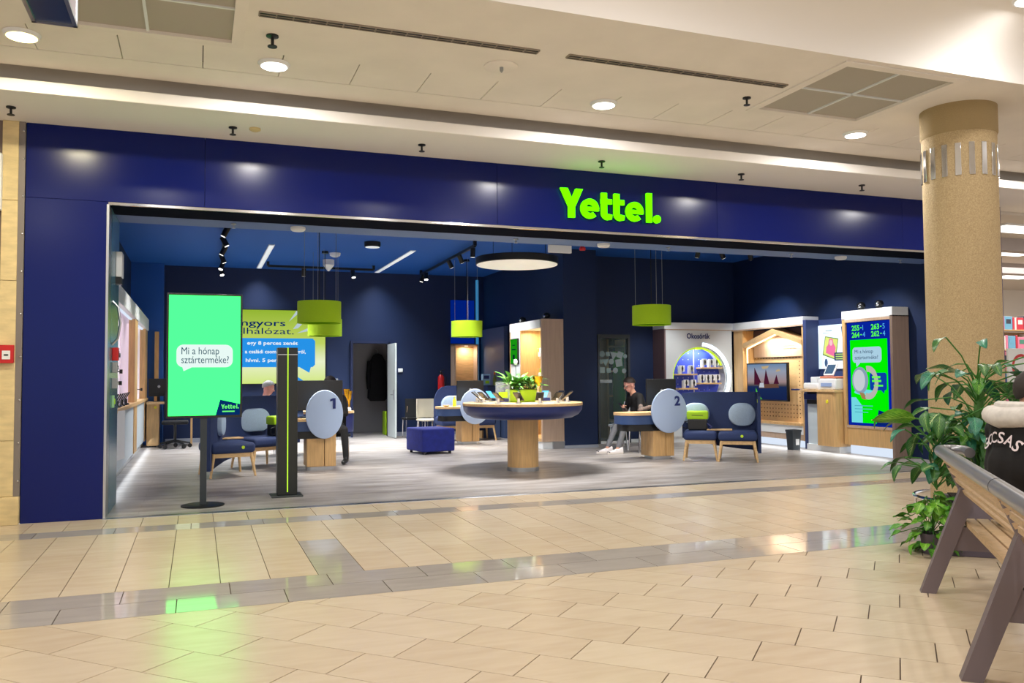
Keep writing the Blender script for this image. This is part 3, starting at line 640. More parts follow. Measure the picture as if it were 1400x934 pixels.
MB().lathe([(.08, 0), (.085, .02), (.085, .36), (.05, .42), (.03, .44)], (5.98, 21.38, 1.14), 18).build('cylinder', RED, t)
MB().lathe([(.03, .44), (.035, .50), (.02, .52)], (5.98, 21.38, 1.14), 12).bar((5.93, 21.32, 1.67), (6.06, 21.32, 1.70), .02).build('valve', BLACK, t)
MB().tube([(6.02, 21.32, 1.62), (6.1, 21.3, 1.5), (6.08, 21.3, 1.3)], .012, 6).build('hose', BLACK, t)
t = thing('wall_switch', 'white double switch plate beside the open door', 'switch', (4.92, 21.48, 1.63)); MB().box(4.86, 4.98, 21.47, 21.5, 1.64, 1.74, .005).build('plate', WHITE_P, t)
for x in (4.89, 4.95): MB().box(x - .022, x + .022, 21.462, 21.47, 1.66, 1.72).build('rocker', WHITE, t, smooth=False)

# ================================================================== middle display cabinet (faces the left half of the shop)
c = thing('display_cabinet', 'tall wood sided accessory cabinet against the blue partition', 'cabinet', (6.95, 17.1, 0))
MB().box(6.70, 7.195, 16.2, 16.26, .15, 2.71, .004).build('side_panel', WOODP, c)
MB().box(6.70, 7.195, 18.06, 18.12, .15, 2.71, .004).build('side_panel', WOOD, c)
MB().box(6.69, 7.195, 16.27, 18.1, 2.52, 2.70).build('header', WHITE, c, smooth=False)
MB().box(7.16, 7.19, 16.26, 18.06, .15, 2.52).build('back_panel', mat('cabinet_warm', (226, 196, 140), .5), c, smooth=False)
MB().box(6.70, 7.16, 16.26, 18.06, .15, .22).build('bottom_panel', WOOD, c, smooth=False)
MB().box(6.70, 7.19, 17.42, 17.46, .22, 2.52).build('inner_divider', WOOD, c, smooth=False)
MB().box(6.70, 6.74, 17.46, 18.06, .22, 2.52).build('front_panel', WHITE, c, smooth=False)
MB().box(6.78, 6.82, 16.30, 16.34, .22, 2.5).build('led_strip', LEDWARM, c, smooth=False)
area((6.9, 16.9, 2.48), .2, 14, (1, .85, .6), size_y=.8)
MB().box(6.72, 6.99, 16.24, 18.0, .0, .15).build('recessed_plinth', WHITE, c, smooth=False)
MB().box(6.94, 7.2, 16.19, 16.4, .0, .15).build('plinth_block', STEEL, c, smooth=False)
MB().box(6.66, 6.70, 17.52, 17.98, 1.78, 2.36, .005).build('display', BLACKP, c)
MB().box(6.655, 6.66, 17.54, 17.96, 1.80, 2.34).build('display_picture', glow('screen_darkgreen', (30, 170, 20), .7), c, smooth=False)
m = MB(); m.prism(rect(.15, .28, .1, .2), fx(6.655, 17.96, 1.80), .003); m.prism(rect(.1, .34, .30, .33), fx(6.655, 17.96, 1.80), .003); m.prism(rect(.14, .3, .4, .42), fx(6.655, 17.96, 1.80), .003); m.build('display_print', glow('screen_print', (6, 60, 40), .6), c, smooth=False)
for z in (.55, 1.0, 1.45, 1.9):
    for y in (16.5, 16.75, 17.0, 17.25):
        t = thing('accessory_pack', 'lime and white blister pack hanging in the wood sided cabinet', 'package', (7.05, y, z), 'blister packs in the middle cabinet')
        MB().box(7.10, 7.12, y - .06, y + .06, z, z + .24, .004).build('card', LIMEP if (int(z * 10) + int(y * 4)) % 2 else WHITE_P, t); MB().box(7.06, 7.10, y - .04, y + .04, z + .04, z + .14, .008).build('blister', WHITE_P, t)
        MB().tube([(7.16, y, z + .22), (7.02, y, z + .22)], .006, 6).build('hook', STEEL, t)
cctv(6.98, 16.6, 2.71, 200, 'black dome camera on the wood sided cabinet near its front')
cctv(6.95, 17.95, 2.71, 200, 'black dome camera on the wood sided cabinet near its far end')
MB().box(7.06, 7.17, 19.5, 21.3, 0.0, 2.75, .006).build('side_cabinet', mat('slate_panel', (62, 80, 118), .55), label='slate blue tall panel cabinet beyond the wood sided cabinet', cat='cabinet')
sc = thing("service_counter", "low oak edged slate counter behind the round table", "counter", (6.8, 20.0, 0))
MB().box(6.59, 7.04, 19.75, 20.4, .0, 1.26, .006).build('body', mat('slate_panel', (0, 0, 0)), sc); MB().box(6.55, 6.59, 19.72, 20.43, 0, 1.30).build('end_panel', WOOD, sc, smooth=False); MB().box(6.59, 7.05, 19.72, 20.43, 1.26, 1.30).build('top', mat('slate_top', (44, 56, 84), .4), sc, smooth=False)
t = thing('card_display', 'pale blue brochure box on the slate counter', 'box', (6.72, 19.9, 1.30)); MB().box(6.62, 6.82, 19.85, 19.97, 1.30, 1.58, .004).build('case', mat('pale_blue_card', (140, 176, 206), .5), t); MB().box(6.65, 6.79, 19.845, 19.85, 1.46, 1.54).build('print', NAVY, t, smooth=False); MB().box(6.69, 6.79, 19.845, 19.85, 1.34, 1.41).build('price', LIMEP, t, smooth=False)
t = thing('glass_bottle', 'tall bottle with orange cap on the slate counter', 'bottle', (6.95, 19.9, 1.30)); MB().lathe([(.05, 0), (.05, .16), (.02, .22), (.02, .28)], (6.95, 19.9, 1.30), 14).build('bottle_body', mat('olive_glass', (120, 130, 60), .15), t); MB().lathe([(.024, .26), (.024, .32)], (6.95, 19.9, 1.30), 12).build('cap', mat('orange', (220, 110, 30), .4), t)

# ================================================================== smartwatch unit
PEG = mat('blue_pegboard', (60, 80, 200), .5, em=None)
CX, CZ, CR = 10.72, 1.45, .72
sw = thing('smartwatch_unit', 'white display wall unit with round blue lit niche of watches', 'display unit', (10.7, 16.7, 0))
# white front with a round opening, made of segments round the circle
FW = mat('unit_white', (212, 220, 224), .45, em=(200, 214, 224), strength=.0)
m = MB(); x0, x1, z0, z1 = 9.83, 11.58, .15, 2.55; N = 64
def border(a):
    dx, dz = math.cos(a), math.sin(a); k = 1e9
    if dx > 1e-9: k = min(k, (x1 - CX) / dx)
    if dx < -1e-9: k = min(k, (x0 - CX) / dx)
    if dz > 1e-9: k = min(k, (z1 - CZ) / dz)
    if dz < -1e-9: k = min(k, (z0 - CZ) / dz)
    return (CX + dx * k, CZ + dz * k)
angs = sorted(set([2 * PI * i / N for i in range(N)] + [math.atan2(z - CZ, x - CX) % (2 * PI) for x in (x0, x1) for z in (z0, z1)]))
for i, a in enumerate(angs):
    b = angs[(i + 1) % len(angs)]
    m.prism([(CX + CR * math.cos(a), CZ + CR * math.sin(a)), border(a), border(b), (CX + CR * math.cos(b), CZ + CR * math.sin(b))], fy(0, 16.54, 0), .04)
m.build('front_panel', FW, sw, smooth=False)
MB().box(9.79, 9.83, 16.5, 17.0, 0, 2.56).build('side_panel', mat('mauve_wood', (110, 88, 92), .6), sw, smooth=False)
MB().box(9.79, 11.6, 16.48, 17.0, 2.55, 2.70, .004).build('header', WHITE, sw)
MB().box(9.83, 11.6, 16.49, 16.52, 2.53, 2.55).build('header_wood_strip', WOODP, sw, smooth=False)
MB().box(9.83, 11.58, 16.78, 16.82, .15, 2.55).build('back_panel', PEG, sw, smooth=False)
MB().box(9.83, 11.58, 16.54, 17.0, 0, .15).build('plinth', WHITE, sw, smooth=False)
m = MB(); arcstrip(m, CX, CZ, .66, .72, 25, 182, fy(0, 16.60, 0), .03, 40); m.prism(rect(CX - .06, CX + .06, CZ + .64, CZ + .76), fy(0, 16.60, 0), .05); m.build('lime_ring', mat('lime_ring_lit', (190, 225, 40), .5, em=(190, 230, 40), strength=.7), sw, smooth=False)
m = MB(); arcstrip(m, CX, CZ, .725, .80, -70, 85, fy(0, 16.505, 0), .03, 40); m.build('led_ring', glow('led_ring_white', (236, 246, 255), 2.2), sw, smooth=False)
m = MB(); arcstrip(m, CX, CZ, .70, .73, -180, 180, fy(0, 16.78, 0), .24, 48); m.build('niche_lining', WHITE, sw, smooth=False)
MB().box(CX - .006, CX + .006, 16.76, 16.78, .75, 2.15).build('niche_seam', WHITE_P, sw, smooth=False)
area((CX, 16.62, 2.1), .8, 14, (.9, .95, 1), size_y=.1)
pins = MB()
for i in range(9):
    for j in range(9):
        x = CX - .56 + .14 * i; z = CZ - .56 + .14 * j
        if (x - CX) ** 2 + (z - CZ) ** 2 < .36 and abs(x - CX) > .02: pins.box(x - .007, x + .007, 16.775, 16.78, z - .007, z + .007)
pins.build('peg_holes', WHITE_P, sw, smooth=False, kind='stuff')
SHELF = [(10.12, 10.70, 1.545), (10.78, 11.38, 1.69), (10.74, 11.34, 1.335), (10.2, 10.7, 1.22)]
for a, b, z in SHELF: MB().box(a, b, 16.58, 16.78, z - .035, z, .003).build('shelf', WOODH, sw)
m = MB(); text(m, 'Okosórák', fy(10.685, 16.50, 2.345), .115, width=.62, bold=.03, align='C'); m.build('title_text', NAVY_TXT, sw, smooth=False)
def watch_box(x, z, k, label):
    t = thing('watch_display', label, 'watch', (x, 16.66, z), 'boxed watches in the round niche')
    MB().box(x - .07, x - .01, 16.62, 16.70, z, z + .17, .004).build('stand', WHITE_P, t); MB().box(x - .075, x + .06, 16.60, 16.63, z + .05, z + .19, .004).build('card', WHITE, t)
    MB().box(x - .03, x + .015, 16.585, 16.60, z + .09, z + .15, .006).build('watch_face', BLACKP, t); m = MB(); m.box(x - .02, x + .005, 16.59, 16.60, z + .05, z + .09); m.box(x - .02, x + .005, 16.59, 16.60, z + .15, z + .18); m.build('strap', BLACKP, t, smooth=False)
for (a, b, z), xs, lab in zip(SHELF, ((10.32, 10.57), (10.92, 11.10, 11.24), (10.84, 11.0, 11.12, 11.26), (10.42, 10.62)), ('upper left', 'upper right', 'lower right', 'bottom left')):
    for x in xs: watch_box(x, z, 0, f'white boxed smartwatch display on the {lab} oak shelf of the round niche')

# ================================================================== house shaped TV unit on the right wall
h = thing('television_unit', 'oak house shaped display unit with pegboard on the right wall', 'display unit', (11.8, 15.2, 0))
PEGW = mat('oak_pegboard', (214, 180, 132), .5, noise=.08, nscale=5, stretch=(2, 2, 12))
MB().box(11.93, 12.0, 14.08, 16.48, .45, 2.5).build('back_panel', PEGW, h, smooth=False)
MB().box(11.6, 12.0, 14.07, 16.5, 2.54, 2.70, .004).build('header', WHITE, h)
MB().box(11.59, 11.62, 14.07, 16.5, 2.51, 2.54).build('header_wood_strip', WOODP, h, smooth=False)
MB().box(11.62, 11.93, 16.14, 16.48, .15, 2.51).build('side_panel', WOOD, h, smooth=False)
MB().box(11.62, 11.93, 14.08, 14.14, .15, 2.51).build('side_panel', WOOD, h, smooth=False)
MB().box(11.915, 11.93, 14.14, 16.14, 2.1, 2.5).build('gable_back', mat('gable_dark', (60, 44, 56), .7), h, smooth=False)
FH = fx(11.60, 0, 0)   # right = -Y, so plan coordinate is -Y
def gable(m, w0, z_ap, z_ev, depth):
    ya, yb, yc = -16.10, -15.05, -14.12
    m.prism([(ya, z_ev - w0), (yb, z_ap - w0), (yb, z_ap), (ya, z_ev)], FH, depth); m.prism([(yb, z_ap - w0), (yc, z_ev - w0), (yc, z_ev), (yb, z_ap)], FH, depth)
m = MB(); gable(m, .10, 2.50, 2.22, -.34); m.build('gable_roof', WOODH, h, smooth=False)
m = MB(); m.prism([(-16.1, 2.13), (-15.05, 2.41), (-14.12, 2.13), (-14.12, 1.9), (-16.1, 1.9)][::-1], fx(11.914, 0, 0), .02); m.build('gable_board', WOODP, h, smooth=False)
m = MB(); m.bar((11.70, 16.08, 2.10), (11.70, 15.07, 2.375), .025); m.bar((11.70, 16.08, 2.10), (11.70, 16.08, 1.2), .025); m.build('led_strip', LEDWARM, h, smooth=False)
area((11.72, 15.2, 2.25), .1, 26, (1, .9, .72), size_y=1.6, rot=(0, math.radians(-25), 0))
MB().box(11.62, 11.93, 14.14, 16.14, .45, .5).build('bottom_shelf', WOOD, h, smooth=False)
MB().box(11.64, 12, 14.08, 16.48, .27, .45).build('white_band', WHITE, h, smooth=False)
MB().box(11.65, 12, 14.08, 16.48, .15, .27).build('wood_band', WOODP, h, smooth=False)
MB().box(11.75, 12, 14.08, 16.48, 0, .15).build('plinth_light', LEDW, h, smooth=False)
pins = MB()
for i in range(20):
    for j in range(16):
        y = 14.2 + i * .1; z = .6 + j * .085
        if not (14.62 < y < 16.1 and .9 < z < 1.8): pins.box(11.926, 11.931, y - .012, y + .012, z - .012, z + .012)
pins.build('peg_holes', mat('peg_dark', (96, 66, 40), .8), h, smooth=False, kind='stuff')
m = MB(); m.box(11.90, 11.925, 14.62, 15.12, 2.03, 2.19, .004); m.build('title_plate', mat('grey_plate', (196, 192, 196), .5), h)
for z, a in ((2.13, .40), (2.07, .44)):
    m = MB(); y = 15.08
    while y > 15.1 - a: m.box(11.894, 11.90, y - .03, y, z - .018, z + .018); y -= .045
    m.build('title_print', mat('title_blue', (110, 116, 160), .6), h, smooth=False, kind='stuff')
m = MB(); m.box(11.66, 11.92, 14.18, 14.55, 1.18, 1.21, .003); m.build('small_shelf', NAVY, h)
m = MB(); m.tube([(11.68, 15.9, .5), (11.68, 15.9, .53)], .05, 8); m.build('puck', BLACK, h)
tv = thing('television', 'flat television showing sailing boats on the oak pegboard', 'television', (11.7, 15.35, .94))
MB().box(11.66, 11.72, 14.66, 16.06, .94, 1.77, .006).build('case', BLACKP, tv)
MB().box(11.72, 11.93, 15.2, 15.5, 1.2, 1.5).build('wall_mount', BLACK, tv, smooth=False)
FT = fx(11.66, 16.03, .97)  # width 1.34, height .77
MB().box(11.655, 11.66, 14.69, 16.03, .97, 1.74).build('screen', grad_emit('tv_sky', [(0, (26, 40, 86)), (.36, (30, 50, 96)), (.40, (90, 84, 90)), (.5, (176, 150, 150)), (.8, (166, 176, 196)), (1, (120, 150, 186))], .75), tv, smooth=False)
m = MB(); m.prism([(.24, .32), (.52, .32), (.26, .70)], fx(11.655, 16.03, .97), .002); m.prism([(.58, .33), (.78, .33), (.66, .66)], fx(11.655, 16.03, .97), .002); m.prism([(.92, .34), (1.10, .34), (1.02, .54)], fx(11.655, 16.03, .97), .002); m.build('sails', glow('sail_maroon', (84, 30, 56), .7), tv, smooth=False)
m = MB(); m.prism([(.42, .24), (1.1, .26), (1.06, .34), (.4, .33)], fx(11.655, 16.03, .97), .0025); m.build('hulls', glow('hull_brown', (120, 84, 70), .7), tv, smooth=False)
m = MB(); m.prism([(.42, .26), (.60, .26), (.58, .36), (.45, .36)], fx(11.655, 16.03, .97), .003); m.build('cabin', glow('tv_white', (220, 226, 236), .7), tv, smooth=False)
m = MB(); m.prism([(.56, .66), (.72, .68), (.78, .74), (.5, .72)], fx(11.655, 16.03, .97), .002); m.prism([(1.0, .60), (1.16, .62), (1.12, .66), (1.02, .64)], fx(11.655, 16.03, .97), .002); m.build('clouds', glow('tv_cloud', (214, 190, 150), .7), tv, smooth=False)
m = MB(); m.prism([(.3, .0), (.52, 0), (.38, .12), (.3, .25)], fx(11.655, 16.03, .97), .002); m.build('green_corner', glow('tv_green', (90, 200, 60), .8), tv, smooth=False)

# ================================================================== printing counter and poster
MB().box(11.93, 12.0, 12.96, 14.07, 0, 2.62).build('wall_panel', mat('panel_slate', (48, 64, 112), .55), label='slate blue wall panel behind the printing counter', cat='wall panel', smooth=False)
MB().box(11.60, 11.93, 13.98, 14.07, 0, 2.62).build('divider_panel', mat('panel_slate', (0, 0, 0)), label='slate blue upright divider beside the house shaped unit', cat='divider panel', smooth=False)
po = thing('photo_poster', 'white lit poster with a pink portrait above the printing counter', 'poster', (11.9, 13.6, 1.62))
MB().box(11.90, 11.93, 12.97, 13.97, 1.62, 2.50).build('sheet', mat('poster_white', (214, 232, 240), .5, em=(206, 232, 244), strength=.6), po, smooth=False)
FP = fx(11.90, 13.97, 1.62)
m = MB(); m.prism([(.12, .28), (.50, .17), (.58, .60), (.20, .66)], FP, .003); m.build('picture_edge', mat('olive_line', (120, 150, 80), .5), po, smooth=False)
m = MB(); m.prism([(.15, .30), (.48, .20), (.56, .58), (.22, .64)], FP, .004); m.build('picture_lime', mat('lime_print', (214, 226, 120), .5), po, smooth=False)
m = MB(); m.prism([(.22, .32), (.46, .24), (.50, .42), (.44, .50), (.42, .60), (.32, .60), (.29, .48), (.24, .44)], FP, .005); m.build('portrait', mat('pink_print', (226, 110, 160), .5), po, smooth=False)
m = MB(); m.prism(ell(.37, .52, .045, .06, 16), FP, .006); m.build('portrait_face', mat('pink_pale', (240, 190, 200), .5), po, smooth=False)
m = MB(); m.prism([(.70, .54), (.90, .57), (.86, .86), (.66, .83)], FP, .004); m.build('phone_picture', mat('phone_print', (70, 84, 130), .5), po, smooth=False)
m = MB(); m.prism(ell(.22, .12, .045, .085, 16), FP, .004); m.build('watch_picture', mat('watch_print', (60, 90, 130), .5), po, smooth=False)
m = MB(); bubble(m, .46, .92, .16, .32, FP, .006, .02, [(.84, .165), (.90, .13), (.91, .17)]); m.build('price_bubble', NAVY, po, smooth=False)
m = MB()
for i, (a, b) in enumerate(((.5, .8), (.5, .86), (.5, .78))): m.prism(rect(a, b, .275 - i * .045, .295 - i * .045), FP, .008)
m.build('price_print', mat('lime_text', (180, 220, 110), .5), po, smooth=False)
for r_ in (rect(.22, .4, .76, .775), rect(.14, .32, .72, .73)): MB().prism(r_, FP, .004).build('small_print', mat('grey_text', (150, 160, 170), .5), po, smooth=False)
pc = thing('printing_counter', 'oak rounded printing counter with white side beside the kiosk', 'counter', (11.65, 13.5, 0))
MB().prism(rrect(-13.55, -12.98, 11.42, 11.90, .10), ((0, 0, .12), (0, -1, 0), (1, 0, 0), (0, 0, 1)), 1.05).build('body', WOOD, pc)
MB().box(11.56, 11.91, 13.55, 13.92, .12, .92).build('side_cabinet', mat('unit_grey_white', (0, 0, 0)), pc, smooth=False)
MB().box(11.50, 11.91, 13.5, 13.97, 1.0, 1.13, .01).build('navy_drawer', NAVY, pc)
MB().box(11.52, 11.91, 13.6, 13.9, .92, 1.0).build('drawer_gap', BLACK, pc, smooth=False)
MB().box(11.40, 11.91, 12.97, 13.97, 1.16, 1.21, .01).build('top', WOODH, pc)
MB().box(11.52, 11.91, 13.0, 13.92, 0, .12).build('plinth', WHITE, pc, smooth=False)
m = MB(); m.prism(ell(0, 0, .035, n=16), fx(11.42, 13.2, .98), .004); m.build('sticker', mat('yellow_sticker', (226, 216, 40), .5), pc, smooth=False)
t = thing('photo_printer', 'white and orange photo printer with tilted screen on the counter', 'printer', (11.6, 13.2, 1.21))
MB().box(11.46, 11.80, 13.0, 13.46, 1.21, 1.43, .03).build('body', WHITE_P, t); MB().box(11.47, 11.80, 13.01, 13.45, 1.43, 1.47, .01).build('lid', mat('printer_orange', (226, 140, 110), .4), t)
m = MB(Matrix.Translation((11.6, 13.28, 1.60)) @ Matrix.Rotation(.5, 4, 'Y')); m.box(-.015, .015, -.14, .14, -.13, .13, .01); m.build('tablet', WHITE_P, t)
m = MB(Matrix.Translation((11.6, 13.28, 1.60)) @ Matrix.Rotation(.5, 4, 'Y')); m.box(-.02, -.015, -.11, .11, -.10, .10); m.build('tablet_screen', mat('tablet_dark', (60, 84, 110), .2), t, smooth=False)
m = MB(); m.prism(rect(.06, .36, .06, .13), fx(11.455, 13.46, 1.21), .006); m.build('front_print', mat('printer_blue', (150, 170, 210), .4), t, smooth=False)
t = thing('photo_scanner', 'small white scanner with cups beside the photo printer', 'scanner', (11.6, 13.75, 1.21)); MB().box(11.50, 11.78, 13.56, 13.98, 1.21, 1.34, .03).build('body', WHITE_P, t); MB().box(11.55, 11.75, 13.62, 13.82, 1.34, 1.46, .02).build('tower', WHITE, t); m = MB(); m.cyl((11.53, 13.52, 1.21), .03, .2, 12); m.build('cup', WHITE_P, t)
area((11.45, 14, .1), .12, 5, (.92, .97, 1), size_y=4.6, rot=(0, math.radians(55), 0))
# ================================================================== queue kiosk
k = thing('queue_kiosk', 'tall oak kiosk with portrait screen showing queue numbers', 'kiosk', (11.8, 12.3, 0))
m = MB(); m.box(11.6, 11.98, 11.70, 11.76, .0, 2.56); m.build('side_panel', mat('kiosk_side', (132, 112, 100), .6, noise=.1, nscale=3, stretch=(10, 10, .8)), k, smooth=False)
m = MB(); m.box(11.6, 11.98, 12.88, 12.95, .17, 2.56); m.build('side_panel', WOOD, k, smooth=False)
m = MB(); m.box(11.6, 11.98, 11.70, 12.96, 2.54, 2.71, .004); m.build('header', WHITE, k)
MB().box(11.6, 11.98, 11.76, 12.88, 2.49, 2.54).build('frame_rail', WOODP, k, smooth=False); MB().box(11.6, 11.64, 11.76, 12.88, .50, .545).build('frame_rail', WOODP, k, smooth=False)
MB().box(11.61, 11.98, 11.76, 12.88, .17, .50).build('lower_panel', WOOD, k, smooth=False)
MB().box(11.7, 11.98, 11.76, 12.9, .0, .17).build('plinth_light', LEDW, k, smooth=False)
MB().box(11.64, 11.9, 11.76, 12.88, .545, 2.49).build('screen_case', BLACK, k, smooth=False)
KB = glow('kiosk_blue', (10, 40, 170), .8); KG = glow('kiosk_green', (0, 240, 0), 1.0); KC = glow('kiosk_cyan', (120, 226, 236), .9); KL = glow('kiosk_lilac', (178, 216, 236), .9); KN = glow('kiosk_number', (90, 255, 60), 1.0)
FK = fx(11.635, 12.86, .55)  # width 1.08, height 1.93
m = MB(); m.prism(rect(0, 1.08, 0, 1.93), FK, .002); m.build('screen_blue', KB, k, smooth=False)
m = MB(); m.prism(rect(.08, 1.0, .05, 1.60), FK, .004); m.build('screen_green', KG, k, smooth=False)
m = MB(); m.prism([(.08, .05), (.36, .05), (.36, .36), (.20, .52), (.08, .52)], FK, .006); m.prism(ell(.42, .62, .26, .05, 24), FK, .0055); m.build('screen_cyan', KC, k, smooth=False)
m = MB(); bubble(m, .14, .86, 1.17, 1.46, FK, .007, .07, [(.22, 1.18), (.24, 1.09), (.34, 1.175)]); m.build('screen_bubble', KL, k, smooth=False)
m = MB()
text(m, 'Mi a hónap', (Vector((11.635, 12.86 - .20, .55 + 1.345)), (0, -1, 0), (0, 0, 1), (-1, 0, 0)), .07, width=.46, lift=.010); text(m, 'sztárterméke?', (Vector((11.635, 12.86 - .20, .55 + 1.235)), (0, -1, 0), (0, 0, 1), (-1, 0, 0)), .07, width=.58, lift=.010)
m.build('bubble_text', glow('kiosk_text', (40, 80, 130), .6), k, smooth=False)
m = MB(); bubble(m, .56, .97, .66, .98, FK, .006, .05, [(.82, .67), (.90, .60), (.92, .68)]); m.build('price_bubble', glow('kiosk_blue2', (16, 70, 180), .8), k, smooth=False)
m = MB(); m.prism(rect(.62, .82, .88, .92), FK, .009); m.prism(rect(.62, .84, .81, .85), FK, .009); m.prism(rect(.66, .88, .73, .76), FK, .009); m.build('price_print', KN, k, smooth=False)
m = MB(); arcstrip(m, .52, .80, .16, .25, -110, 100, FK, .009, 24, 1.25); m.build('watch_strap', glow('watch_strap', (200, 200, 190), .8), k, smooth=False)
m = MB(); m.prism(ell(.32, .84, .20, .25, 32), FK, .011); m.build('watch_case', glow('watch_case', (150, 176, 196), .8), k, smooth=False)
m = MB(); m.prism(ell(.30, .84, .15, .20, 32), FK, .013); m.build('watch_dial', glow('watch_dial', (206, 214, 220), .9), k, smooth=False)
m = MB(); m.prism([(.30, .62), (.42, .60), (.46, .48), (.36, .50)], FK, .012); m.build('watch_band_end', glow('watch_tan', (176, 140, 90), .8), k, smooth=False)
m = MB(); m.prism([(.70, .02), (1.02, .02), (1.02, .24), (.76, .30)], FK, .008); m.build('logo_patch', glow('kiosk_navy', (10, 40, 130), .7), k, smooth=False)
m = MB(); wordmark(m, (Vector((11.622, 12.86 - .76, .55 + .13)), (0, -1, 0), (0, 0, 1), (-1, 0, 0)), .055, .002); m.build('logo_text', KN, k, smooth=False)
for r_ in (rect(.80, .93, .08, .095), rect(.17, .62, .36, .375), rect(.17, .60, .30, .315), rect(.17, .50, .24, .255)): MB().prism(r_, FK, .010).build('small_print', glow('kiosk_small', (90, 190, 210), .8), k, smooth=False)
mg = MB(); mc = MB()
for (x, z, a, b) in ((.13, 1.78, '255', '1'), (.62, 1.78, '263', '5'), (.13, 1.65, '264', '4'), (.62, 1.65, '262', '4')):
    o = lambda dx: (Vector((11.635, 12.86 - x - dx, .55 + z)), (0, -1, 0), (0, 0, 1), (-1, 0, 0))
    text(mg, a, o(0), .095, width=.20, bold=.03, lift=.005); mg.prism(rect(x + .225, x + .255, z + .035, z + .055), FK, .005); text(mc, b, o(.28), .095, lift=.005)
mg.build('queue_numbers', KN, k, smooth=False); mc.build('desk_numbers', glow('kiosk_sky', (90, 190, 255), .9), k, smooth=False)
cctv(11.75, 12.15, 2.71, 200, 'black dome camera on the kiosk near its wood side'); cctv(11.75, 12.6, 2.71, 200, 'black dome camera on the kiosk next to the poster wall')
# ================================================================== shop ceiling fittings
def pendant(x, y, zb, label, cable_top=4.2):
    t = thing('pendant_lamp', label, 'pendant lamp', (x, y, zb), 'lime drum pendant lamps')
    R, h = .355, .36
    MB().lathe([(R - .012, .015), (R - .012, 0), (R, 0), (R, h), (R - .012, h), (R - .012, .015)], (x, y, zb), 48).build('shade', LIME, t)
    MB().lathe([(R - .014, .05), (R - .014, .06)], (x, y, zb), 40).build('diffuser', mat('diffuser_white', (220, 220, 215), .5, em=(255, 244, 220), strength=.35), t)
    MB().lathe([(R - .014, h - .02), (R - .014, h - .012)], (x, y, zb), 40).build('top_plate', BLACK, t)
    for a in (0.3, 2.4, 4.5):
        MB().tube([(x + .3 * math.cos(a), y + .3 * math.sin(a), zb + h), (x + .3 * math.cos(a), y + .3 * math.sin(a), cable_top)], .004, 5).build('cable', GREY, t)
    MB().tube([(x, y, zb + h - .02), (x, y, cable_top)], .007, 6).build('cord', BLACK, t)
    MB().lathe([(.07, 0), (.07, -.05)], (x, y, cable_top), 16).build('ceiling_cup', BLACK, t)
    area((x, y, zb - .01), .5, 28, (1, .95, .85), disk=True, spread=math.radians(105))
pendant(1.885, 14.2, 2.41, 'lime drum pendant lamp hanging above desk number one')
pendant(2.52, 18.1, 2.39, 'lime drum pendant lamp hanging above the rear left desk')
pendant(5.76, 18.4, 2.42, 'lime drum pendant lamp hanging above the desk beyond the round table')
pendant(7.87, 13.7, 2.44, 'lime drum pendant lamp hanging above desk number two')
t = thing('disc_lamp', 'large flat round white ceiling lamp over the round table', 'ceiling light', (4.8, 12.62, 3.3))
MB().lathe([(.655, 0), (.665, .01), (.665, .11), (.6, .12)], (4.8, 12.62, 3.30), 64).build('housing', BLACK, t)
MB().lathe([(.65, -.004), (.65, .004)], (4.8, 12.62, 3.30), 64).build('diffuser', mat('disc_diffuser', (206, 206, 200), .5, em=(255, 250, 240), strength=.35), t)
for a in (0, 2.1, 4.2): MB().tube([(4.8 + .5 * math.cos(a), 12.62 + .5 * math.sin(a), 3.42), (4.8 + .5 * math.cos(a), 12.62 + .5 * math.sin(a), 4.195)], .004, 5).build('cable', BLACK, t)
area((4.8, 12.62, 3.28), 1.2, 120, (1, .98, .96), disk=True, spread=math.radians(120))
def track(p0, p1, heads, label):
    p0, p1 = Vector(p0), Vector(p1); t = thing('track_light', label, 'track light', tuple((p0 + p1) / 2), 'black spotlight tracks')
    MB().bar(p0, p1, .05, .05).build('rail', BLACK, t, smooth=False)
    for i, (f, aim, on) in enumerate(heads):
        p = p0.lerp(p1, f); a = Vector(aim).normalized()
        MB().tube([p, p - Vector((0, 0, .08))], .012, 6).build('stem', BLACK, t)
        c = p - Vector((0, 0, .12)); MB().tube([c - a * .09, c + a * .09], .05, 14).build('spot_head', BLACK, t)
        MB().tube([c + a * .088, c + a * .094], .042, 14).build('spot_lens', LAMPW if on else mat('spot_lens_soft', (200, 200, 200), .3, em=(255, 250, 240), strength=1.5), t)
        spot(tuple(c + a * .12), tuple(c + a * 3), 200 if on else 175, 70)
    m = MB(); m.box(p0.x - .03, p0.x + .03, p0.y - .03, p0.y + .03, p0.z, 4.2); m.box(p1.x - .03, p1.x + .03, p1.y - .03, p1.y + .03, p1.z, 4.2); m.build('ceiling_bracket', BLACK, t, smooth=False)
track((.42, 14.6, 4.1), (.50, 21.0, 4.1), [(.05, (-.5, 0, -1), False), (.22, (.5, -.1, -1), False), (.4, (-.5, 0, -1), False), (.58, (.4, 0, -1), False), (.76, (-.3, -.3, -.9), True), (.93, (.2, -.35, -.85), True)], 'black spotlight track along the left wall')
track((1.50, 20.1, 4.1), (3.95, 20.1, 4.1), [(.33, (0, .3, -1), False), (.80, (.1, -.3, -.9), True)], 'black spotlight track running across in front of the back wall')
track((5.12, 15.8, 4.1), (5.25, 20.6, 4.1), [(.03, (.0, .1, -1), False), (.22, (.5, .2, -1), False), (.40, (.5, 0, -1), False), (.88, (-.1, -.3, -.85), True), (.97, (-.3, 0, -1), False)], 'black spotlight track above the blue ottoman')
track((8.9, 14.6, 4.1), (11.2, 14.6, 4.1), [(.25, (0, .5, -1), False), (.5, (.5, 0, -1), False), (.8, (.5, .4, -1), False)], 'black spotlight track above the high backed sofa by desk two')
